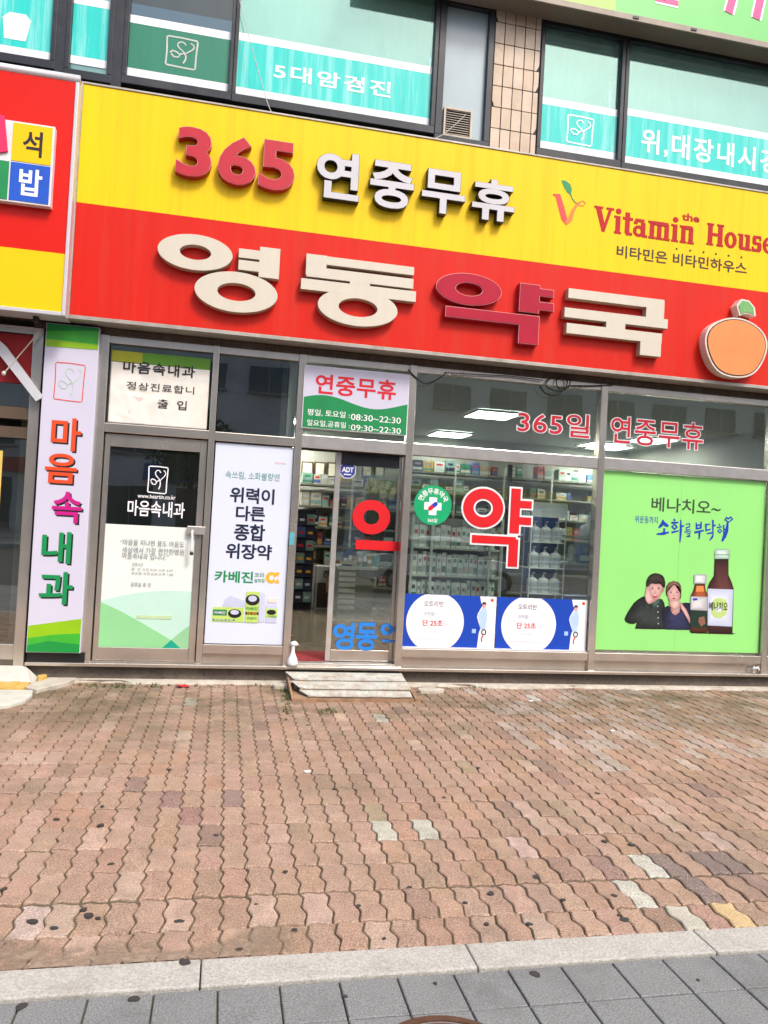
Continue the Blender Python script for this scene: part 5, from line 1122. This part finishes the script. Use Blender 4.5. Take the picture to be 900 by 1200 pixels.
# tall shelving with the rows of pale cartons behind the display window
Ya = 7.45
ax0, ax1 = PX(482, 650, Ya)[0], PX(588, 650, Ya)[0]
SF = empty('shelf_unit', ((ax0+ax1)/2, Ya+.15, FL), 'glass fronted shelf unit of pale cartons in the display window', 'shelf')
lv = [.46, .74, 1.02, 1.30]
for x in (ax0, PX(505, 650, Ya)[0], PX(573, 650, Ya)[0], ax1): bx('upright', mat('upright_pale', (.60, .66, .62), .35, .2), SF, x-.012, x+.012, Ya-.02, Ya+.0, FL, 1.62)
for z in lv: bx('shelf_board', shelfm, SF, ax0-.01, ax1+.01, Ya+.002, Ya+.28, z-.018, z)
bx('shelf_back', shelfd, SF, ax0-.01, ax1+.01, Ya+.281, Ya+.30, FL, 1.6)
for j, z in enumerate(lv):
    x = ax0+.02
    while x < ax1-.06:
        w_ = random.uniform(.035, .06); h_ = random.uniform(.20, .235)
        carton2(x, x+w_, Ya+.03+random.uniform(0, .02), z+.001, z+h_, random.choice(WH), random.choice([PAL[3], PAL[7], PAL[1], PAL[8], WH[1]]), ('pale upright carton on the lowest shelf of the display window unit', 'pale upright carton on the second lowest shelf of the display window unit', 'pale upright carton on the second highest shelf of the display window unit', 'pale upright carton on the top shelf of the display window unit')[j], 'upright cartons in the display window unit')
        x += w_+random.uniform(.003, .01)
# white wire rack of pump bottles with blue labels
Yr = 7.38
qx0, qx1 = PX(622, 650, Yr)[0], PX(661, 650, Yr)[0]
RK = empty('wire_rack', ((qx0+qx1)/2, Yr+.1, FL), 'white wire rack with header, holding pump bottles', 'rack')
rackw = mat('rack_white', (.75, .80, .82), .4); rblue = mat('rack_blue', (.02, .09, .38), .5)
zt = PX(640, 589, Yr)[1]; zh = PX(640, 606, Yr)[1]
bx('header', rackw, RK, qx0-.015, qx1+.01, Yr-.01, Yr+.01, zh, zt); bx('back_panel', rblue, RK, qx0, qx1, Yr+.19, Yr+.20, FL+.2, zh)
for x in (qx0-.008, qx1+.004): 
    for y in (Yr, Yr+.18): G().tube([(x, y, FL), (x, y, zh)], .007, 6).build('upright', rackw, RK)
nrow = 5; rh = (zh-.62)/3.6
for r_ in range(nrow):
    z = zh-.255-r_*.265
    if z < FL+.05: break
    bx('rack_shelf', rackw, RK, qx0, qx1, Yr+.002, Yr+.185, z-.012, z-.002)
    for k in (.06, .12): G().tube([(qx0, Yr-.004, z+k), (qx1, Yr-.004, z+k)], .0028, 5).build('wire', rackw, RK)
    for c_ in range(3):
        x = qx0+(qx1-qx0)*(c_+.5)/3; bw = .056
        o = empty('pump_bottle', (x, Yr+.08, z), 'white pump bottle standing on the wire rack, %s tier' % ('top', 'second', 'third', 'fourth', 'lowest')[r_], 'bottle', 'pump bottles on the white wire rack')
        G().lathe(x, Yr+.08, [(.002, z-.001), (bw, z), (bw, z+.135), (bw*.5, z+.155), (.014, z+.16)], 14).build('bottle_body', whitep, o, smooth=False)
        G().lathe(x, Yr+.08, [(.014, z+.161), (.014, z+.18), (.006, z+.182), (.006, z+.20)], 10).build('pump', whitep, o); bx('spout', whitep, o, x-.008, x+.008, Yr+.035, Yr+.085, z+.2005, z+.212)
        bx('label_print', mat('bottle_print', (.45, .52, .60), .5), o, x-.036, x+.036, Yr+.0225, Yr+.0235, z+.03, z+.12)
# low shelf with machines to the right of the rack
Yc = 7.5; cx0, cx1 = PX(664, 650, Yc)[0], PX(706, 650, Yc)[0]
LS = empty('display_shelf', ((cx0+cx1)/2, Yc+.2, FL), 'low grey display shelf at the right of the wire rack', 'shelf')
for z in (PX(680, 735, Yc)[1], PX(680, 660, Yc)[1], PX(680, 628, Yc)[1]): bx('shelf_board', shelfm, LS, cx0, cx1+.1, Yc, Yc+.4, z-.03, z)
for x in (cx0+.01, cx1+.09): bx('upright', shelfd, LS, x-.01, x+.01, Yc+.38, Yc+.40, FL, PX(680, 612, Yc)[1])
z = PX(680, 660, Yc)[1]
bt = empty('boxed_kit', (cx0+.2, Yc+.1, PX(680, 735, Yc)[1]), 'blue and white boxed kit on the bottom board of the low shelf', 'box'); zb2 = PX(680, 735, Yc)[1]
bx('carton', mat('kit_blue', (.02, .12, .55), .4), bt, cx0+.03, cx1+.02, Yc+.05, Yc+.25, zb2+.001, zb2+.32); G().prism([(cx0+.10, zb2+.30), (cx1+.015, zb2+.30), (cx1+.015, zb2+.10)], Yc+.047, Yc+.0495).build('print_panel', whitep, bt)
G().lathe(cx0+.11, Yc+.12, [(.002, z+.001), (.04, z+.002), (.035, z+.06), (.04, z+.14), (.026, z+.18), (.003, z+.195)], 14).build('white_device', whitep, None, label='small white rounded device on the middle board of the low shelf', cat='device', smooth=True)
carton2(cx0+.18, cx0+.36, Yc+.06, z+.001, z+.20, rblue, whitep, 'dark blue square carton on the middle board of the low shelf', None)
z = PX(680, 628, Yc)[1]
G().lathe(cx1-.05, Yc+.2, [(.002, z+.001), (.12, z+.002), (.11, z+.10), (.05, z+.14), (.045, z+.22), (.01, z+.24)], 18).build('white_appliance', whitep, None, label='white rounded appliance on the top board of the low shelf', cat='appliance', smooth=True)
# shelving along the back wall with small boxes, seen through the doorway and the display window
Yb = 11.95
sx0, sx1 = PX(349, 600, Yb)[0], 6.4
BS = empty('back_shelving', ((sx0+sx1)/2, Yb+.2, FL), 'long pale shelving along the pharmacy back wall', 'shelving')
bz = [.50, .82, 1.12, 1.42, 1.74, 2.08, 2.40]
for z in bz: bx('shelf_board', mat('shelf_olive', (.20, .20, .15), .5), BS, sx0 if z < 2.3 else 2.85, sx1, Yb, Yb+.4, z-.03, z)
x = sx0
while x < sx1+.05: bx('upright', shelfm, BS, x-.015, x+.015, Yb-.004, Yb+.0-.001, FL, 2.5); x += .84
rowname = ('lowest', 'second', 'third', 'fourth', 'fifth', 'sixth', 'top')
cnt = 0
for j, z in enumerate(bz):
    x = sx0+.05 if j < 6 else 2.9
    while x < sx1-.3:
        w_ = random.uniform(.07, .19); h_ = random.uniform(.08, .22)
        if j < 3 and x > sx0+1.9: break
        if random.random() < .88:
            m_ = random.choice(PAL); carton2(x, x+w_, Yb+.05, z+.001, z+h_, m_, random.choice(PAL), '%s %s carton on the %s board of the back shelving' % ('wide' if w_ > .13 else 'narrow', CNAME[m_.name], rowname[j]), 'cartons on the back shelving', .2); cnt += 1
        x += w_+random.uniform(.005, .03)
# dark display stand by the entrance, with rows of blue packets
Yd_ = 11.2; dx0_, dx1_ = PX(346, 650, Yd_)[0], PX(368, 650, Yd_)[0]
DS = empty('display_stand', ((dx0_+dx1_)/2, Yd_+.15, FL), 'tall dark navy product stand just inside the doorway', 'stand')
navy = mat('stand_navy', (.012, .014, .035), .4); zt = PX(357, 597, Yd_)[1]
bx('carcass', navy, DS, dx0_, dx1_, Yd_+.06, Yd_+.3, FL, zt)
for j in range(7):
    z = FL+.12+j*(zt-FL-.15)/7; bx('tray', navy, DS, dx0_, dx1_, Yd_-.06, Yd_+.059, z-.015, z)
    for k in range(2):
        xa_ = dx0_+.015+k*(dx1_-dx0_-.02)/2; o = empty('packet', (xa_+.05, Yd_, z), 'small blue packet on the dark stand, tray %s from the floor' % ('first', 'second', 'third', 'fourth', 'fifth', 'sixth', 'seventh')[j], 'packet', 'packets on the dark stand')
        bx('pouch', random.choice([PAL[4], PAL[9], PAL[7], navy]), o, xa_, xa_+(dx1_-dx0_)/2-.02, Yd_-.03, Yd_+.0, z+.001, z+.15); bx('print_band', random.choice([INK['white'], INK['red'], INK['gold'], INK['palegrey']]), o, xa_+.02, xa_+.09, Yd_-.0315, Yd_-.0305, z+.05, z+.085)
# dark poster board beside the stand
px0_, px1_ = PX(369, 700, 11.3)[0], PX(386, 700, 11.3)[0]+.08
AB = empty('advert_board', ((px0_+px1_)/2, 11.3, FL), 'white cabinet with dark brown advert panel beside the counter', 'cabinet')
bx('cabinet', shelfm, AB, px0_, px1_, 11.32, 11.7, FL, PX(376, 664, 11.3)[1]); bx('panel', mat('advert_brown', (.035, .018, .012), .4), AB, px0_+.03, px1_-.02, 11.312, 11.319, FL+.03, PX(376, 683, 11.3)[1])
G().prism([(px0_+.17, FL+.25), (px0_+.25, FL+.32), (px0_+.24, FL+.48), (px0_+.20, FL+.55), (px0_+.15, FL+.40)], 11.307, 11.311).build('print_flame', mat('advert_gold', (.60, .30, .10), .5), AB)
text('lettering', '겐', PB(378, 668, 386, 677, 11.315), 11.315, INK['black'], AB, .02)
# counter with louvred front
kx0, kx1 = PX(396, 690, 11.0)[0], PX(438, 690, 11.0)[0]; kz = PX(410, 664, 11.0)[1]
CT = empty('counter', ((kx0+kx1)/2, 11.2, FL), 'pharmacy counter with pale louvred front and olive end panel', 'counter')
km = PX(416, 690, 11.0)[0]
bx('carcass', mat('counter_olive', (.14, .13, .075), .5), CT, kx0, kx1, 11.03, 11.5, FL, kz-.04); bx('worktop', shelfm, CT, kx0-.03, kx1+.04, 10.97, 11.55, kz-.039, kz, bevel=.005)
for i in range(9): bx('louvre', mat('louvre_pale', (.60, .57, .46), .45), CT, kx0+.01, km, 11.005, 11.029, FL+.05+i*.082, FL+.10+i*.082)
# things on the counter
rl = random.Random(17)
for i in range(6):
    x = kx0+.06+i*(kx1-kx0-.1)/6; h_ = rl.uniform(.12, .28)
    o = empty('counter_display', (x, 11.1, kz), 'small display pack on the counter, number %d from the left' % 0 if 0 else 'small display pack, %s from the left on the counter' % ('first', 'second', 'third', 'fourth', 'fifth', 'sixth')[i], 'display pack', 'packs on the counter')
    bx('carton', PAL[rl.randrange(9)], o, x, x+.075, 11.06, 11.16, kz+.001, kz+h_); bx('print_band', INK['white'], o, x+.01, x+.065, 11.0585, 11.0595, kz+h_*.3, kz+h_*.6)
# framed certificates high on the back wall
for i, (pa, pb) in enumerate(((353.5, 367.5), (369, 382), (384, 396), (425, 437.5), (440, 452))):
    x0, x1 = PX(pa, 548, 12.3)[0], PX(pb, 548, 12.3)[0]; z0, z1 = PX(pa, 558+i*.5, 12.3)[1], PX(pa, 540+i*.5, 12.3)[1]
    o = empty('framed_certificate', ((x0+x1)/2, 12.35, z0), 'framed certificate on the back wall, %s from the left' % ('first', 'second', 'third', 'fourth', 'fifth')[i], 'frame', 'framed certificates on the back wall')
    bx('frame', mat('frame_wood', (.10, .07, .04), .5), o, x0, x1, 12.36, 12.399, z0, z1); bx('sheet', mat('certificate', (.62, .60, .48), .6, 0, .2, 12), o, x0+.025, x1-.025, 12.355, 12.3595, z0+.025, z1-.025)
# flowering pot plant on the shelving behind the door leaf
fx, fz0 = PX(438, 585, 11.6)[0], kz
PL = empty('potted_orchid', (fx, 11.3, kz), 'white flowering pot plant on the counter behind the door glass', 'plant')
pr_ = random.Random(6); zt = PX(438, 556, 11.3)[1]
G().lathe(fx, 11.3, [(.002, kz+.001), (.07, kz+.002), (.09, kz+.16), (.08, kz+.165)], 14).build('pot', mat('pot_teal', (.10, .38, .36), .4), PL)
g = G(); gf = G()
for i in range(7):
    a = pr_.uniform(0, 6.28); l_ = pr_.uniform(.1, .32); top = (fx+math.cos(a)*l_, 11.3+math.sin(a)*l_*.5, zt-pr_.uniform(0, .3)); g.tube([(fx, 11.3, kz+.15), (fx+math.cos(a)*l_*.4, 11.3, (kz+top[2])/2+.1), top], .005, 5)
    for k in range(5):
        c = (top[0]+pr_.uniform(-.08, .08), top[1]+pr_.uniform(-.05, .05), top[2]+pr_.uniform(-.12, .05))
        for p_ in range(5):
            b_ = p_*1.256; gf.add([(c[0], c[1], c[2]), (c[0]+.035*math.cos(b_-.4), c[1]-.008, c[2]+.035*math.sin(b_-.4)), (c[0]+.05*math.cos(b_), c[1]-.01, c[2]+.05*math.sin(b_)), (c[0]+.035*math.cos(b_+.4), c[1]-.008, c[2]+.035*math.sin(b_+.4))], [(0, 1, 2, 3)])
g.build('stems', mat('stem_green', (.06, .16, .04), .6), PL); gf.build('blossoms', mat('blossom_white', (.75, .73, .68), .6), PL)

# ================================================================== ACROSS THE STREET (seen mirrored in the glass)
bx('far_pavement', kerbm, None, -60, 60, -22, -17, -.5, -.02, kind='structure')
ob = empty('street_building', (4, -24, 0), 'pale office building across the street, mirrored in the shop glass', 'building')
obw = mat('office_wall', (.72, .70, .66), .8, 0, .12, .6, dirt=(.3, .28, .25), dirt_amt=.4, dscale=.4); obg = mat('office_glass', (.04, .06, .07), .12, 0, .3, .3, spec=.8); obd = mat('office_band', (.30, .29, .28), .7)
bx('wall', obw, ob, -16, 40, -34, -24.3, -.1, 11)
bx('roof', obd, ob, -16.3, 40.3, -34.2, -23.9, 11, 11.5)
for fl in range(3):
    for k in range(17):
        x0 = -15+k*3.15; z0 = .4 if fl == 0 else .9+fl*3.4
        wn = empty('window', (x0+1.2, -24.28, z0), parent=ob); bx('pane', obg, wn, x0, x0+2.0, -24.29, -24.25, z0, z0+(2.3 if fl == 0 else 1.3)); bx('sill', obd, wn, x0-.1, x0+2.1, -24.29, -24.1, z0-.12, z0-.005)
        bx('mullion', obd, wn, x0+.97, x0+1.03, -24.249, -24.2, z0, z0+(2.3 if fl == 0 else 1.3))
for k, (xa_, xb_, cm) in enumerate(((-14, -6, (.45, .05, .04)), (-4, 5, (.05, .12, .35)), (7, 18, (.62, .55, .10)), (20, 30, (.05, .25, .45)), (31, 39, (.55, .5, .45)))): bx('fascia', mat('fascia_%d' % k, cm, .5), ob, xa_, xb_, -24.25, -23.95, 3.0, 3.75)
# a white parked car on the far lane, mirrored in the display window
CARX, CARY, RZ = 5.6, -5.4, -.168
CA = empty('parked_car', (CARX, CARY, RZ), 'white parked car mirrored in the display window', 'car')
paint = mat('car_white', (.75, .75, .75), .2, 0, .02, 2, coat=.8); cg = mat('car_glass', (.02, .025, .03), .06, spec=.9); tyre = mat('tyre', (.02, .02, .02), .8); rimm = mat('wheel_rim', (.5, .5, .52), .3, .8)
def prof(pts, ya_, yb_, tuck, name, m_):
    n = len(pts); L_ = [(CARX+x, CARY+ya_+t*tuck, RZ+z) for x, z, t in pts]; R_ = [(CARX+x, CARY+yb_-t*tuck, RZ+z) for x, z, t in pts]
    g = G(); g.add(L_+R_, [tuple(range(n)), tuple(range(2*n-1, n-1, -1))] + [(i, n+i, n+(i+1) % n, (i+1) % n) for i in range(n)]); return g.build(name, m_, CA, bevel=.03)
prof([(-2.2, .30, 0), (2.2, .30, 0), (2.25, .55, 0), (2.15, .78, .1), (1.3, .90, .1), (-1.6, .95, .1), (-2.15, .88, .1), (-2.25, .6, 0)], -.88, .88, .6, 'body', paint)
prof([(-1.75, .93, 0), (1.25, .89, 0), (.55, 1.30, 1), (-.85, 1.33, 1)], -.80, .80, .2, 'cabin_glass', cg); prof([(-1.02, 1.33, 0), (.66, 1.30, 0), (.38, 1.42, 1), (-.65, 1.44, 1)], -.62, .62, .1, 'roof', paint)
for sx1_ in (-1.35, 1.35):
    for sy in (-.86, .86):
        wh = empty('wheel', (CARX+sx1_, CARY+sy, RZ+.32), parent=CA)
        G().ring(CARX+sx1_, RZ+.32, (.32, .32), (.20, .20), CARY+sy-.1, CARY+sy+.1, 28).build('tyre', tyre, wh); G().disc(CARX+sx1_, RZ+.32, .199, .199, CARY+sy-.085, CARY+sy+.085, 24).build('rim', rimm, wh)
for sx1_, nm, m_ in ((2.18, 'headlight', whitep), (-2.2, 'tail_light', l_red)):
    for sy in (-.6, .6): bx(nm, m_, CA, CARX+sx1_-.04, CARX+sx1_+.06, CARY+sy-.16, CARY+sy+.16, RZ+.6, RZ+.74, bevel=.01)
# a street tree beyond it
TR = empty('street_tree', (-1.5, -16, -.02), 'leafy street tree on the far pavement, mirrored in the glass', 'tree')
tx, ty = -1.5, -18.5; tr_ = random.Random(9); g = G().tube([(tx, ty, -.05), (tx+.05, ty, 1.5), (tx-.05, ty, 3.0), (tx, ty, 4.4)], [.17, .13, .10, .05], 8)
for i in range(7):
    a = i*.9; g.tube([(tx, ty, 2.3+i*.25), (tx+math.cos(a)*.7, ty+math.sin(a)*.7, 3.1+i*.25), (tx+math.cos(a)*1.3, ty+math.sin(a)*1.3, 3.6+i*.25)], [.05, .035, .015], 6)
g.build('trunk', mat('bark', (.10, .075, .05), .9, 0, .3, 12), TR)
g = G()
for i in range(4200):
    a = tr_.uniform(0, 6.28); u = tr_.uniform(-1, 1); r_ = tr_.uniform(.3, 1)**.5; k = 1+.22*math.sin(3*a+2*u*3)
    c = Vector((tx+1.7*r_*k*math.cos(a)*math.sqrt(1-u*u), ty+1.7*r_*k*math.sin(a)*math.sqrt(1-u*u), 4.3+1.55*r_*k*u)); d1 = Vector((tr_.uniform(-1, 1), tr_.uniform(-1, 1), tr_.uniform(-1, 1))).normalized()*.11; d2 = d1.orthogonal().normalized()*.06
    g.add([c-d1, c+d2, c+d1, c-d2], [(0, 1, 2, 3)])
g.build('crown', mat('foliage', (.06, .10, .03), .7, 0, .4, 3), TR)

bpy.data.scenes.remove(_ts)
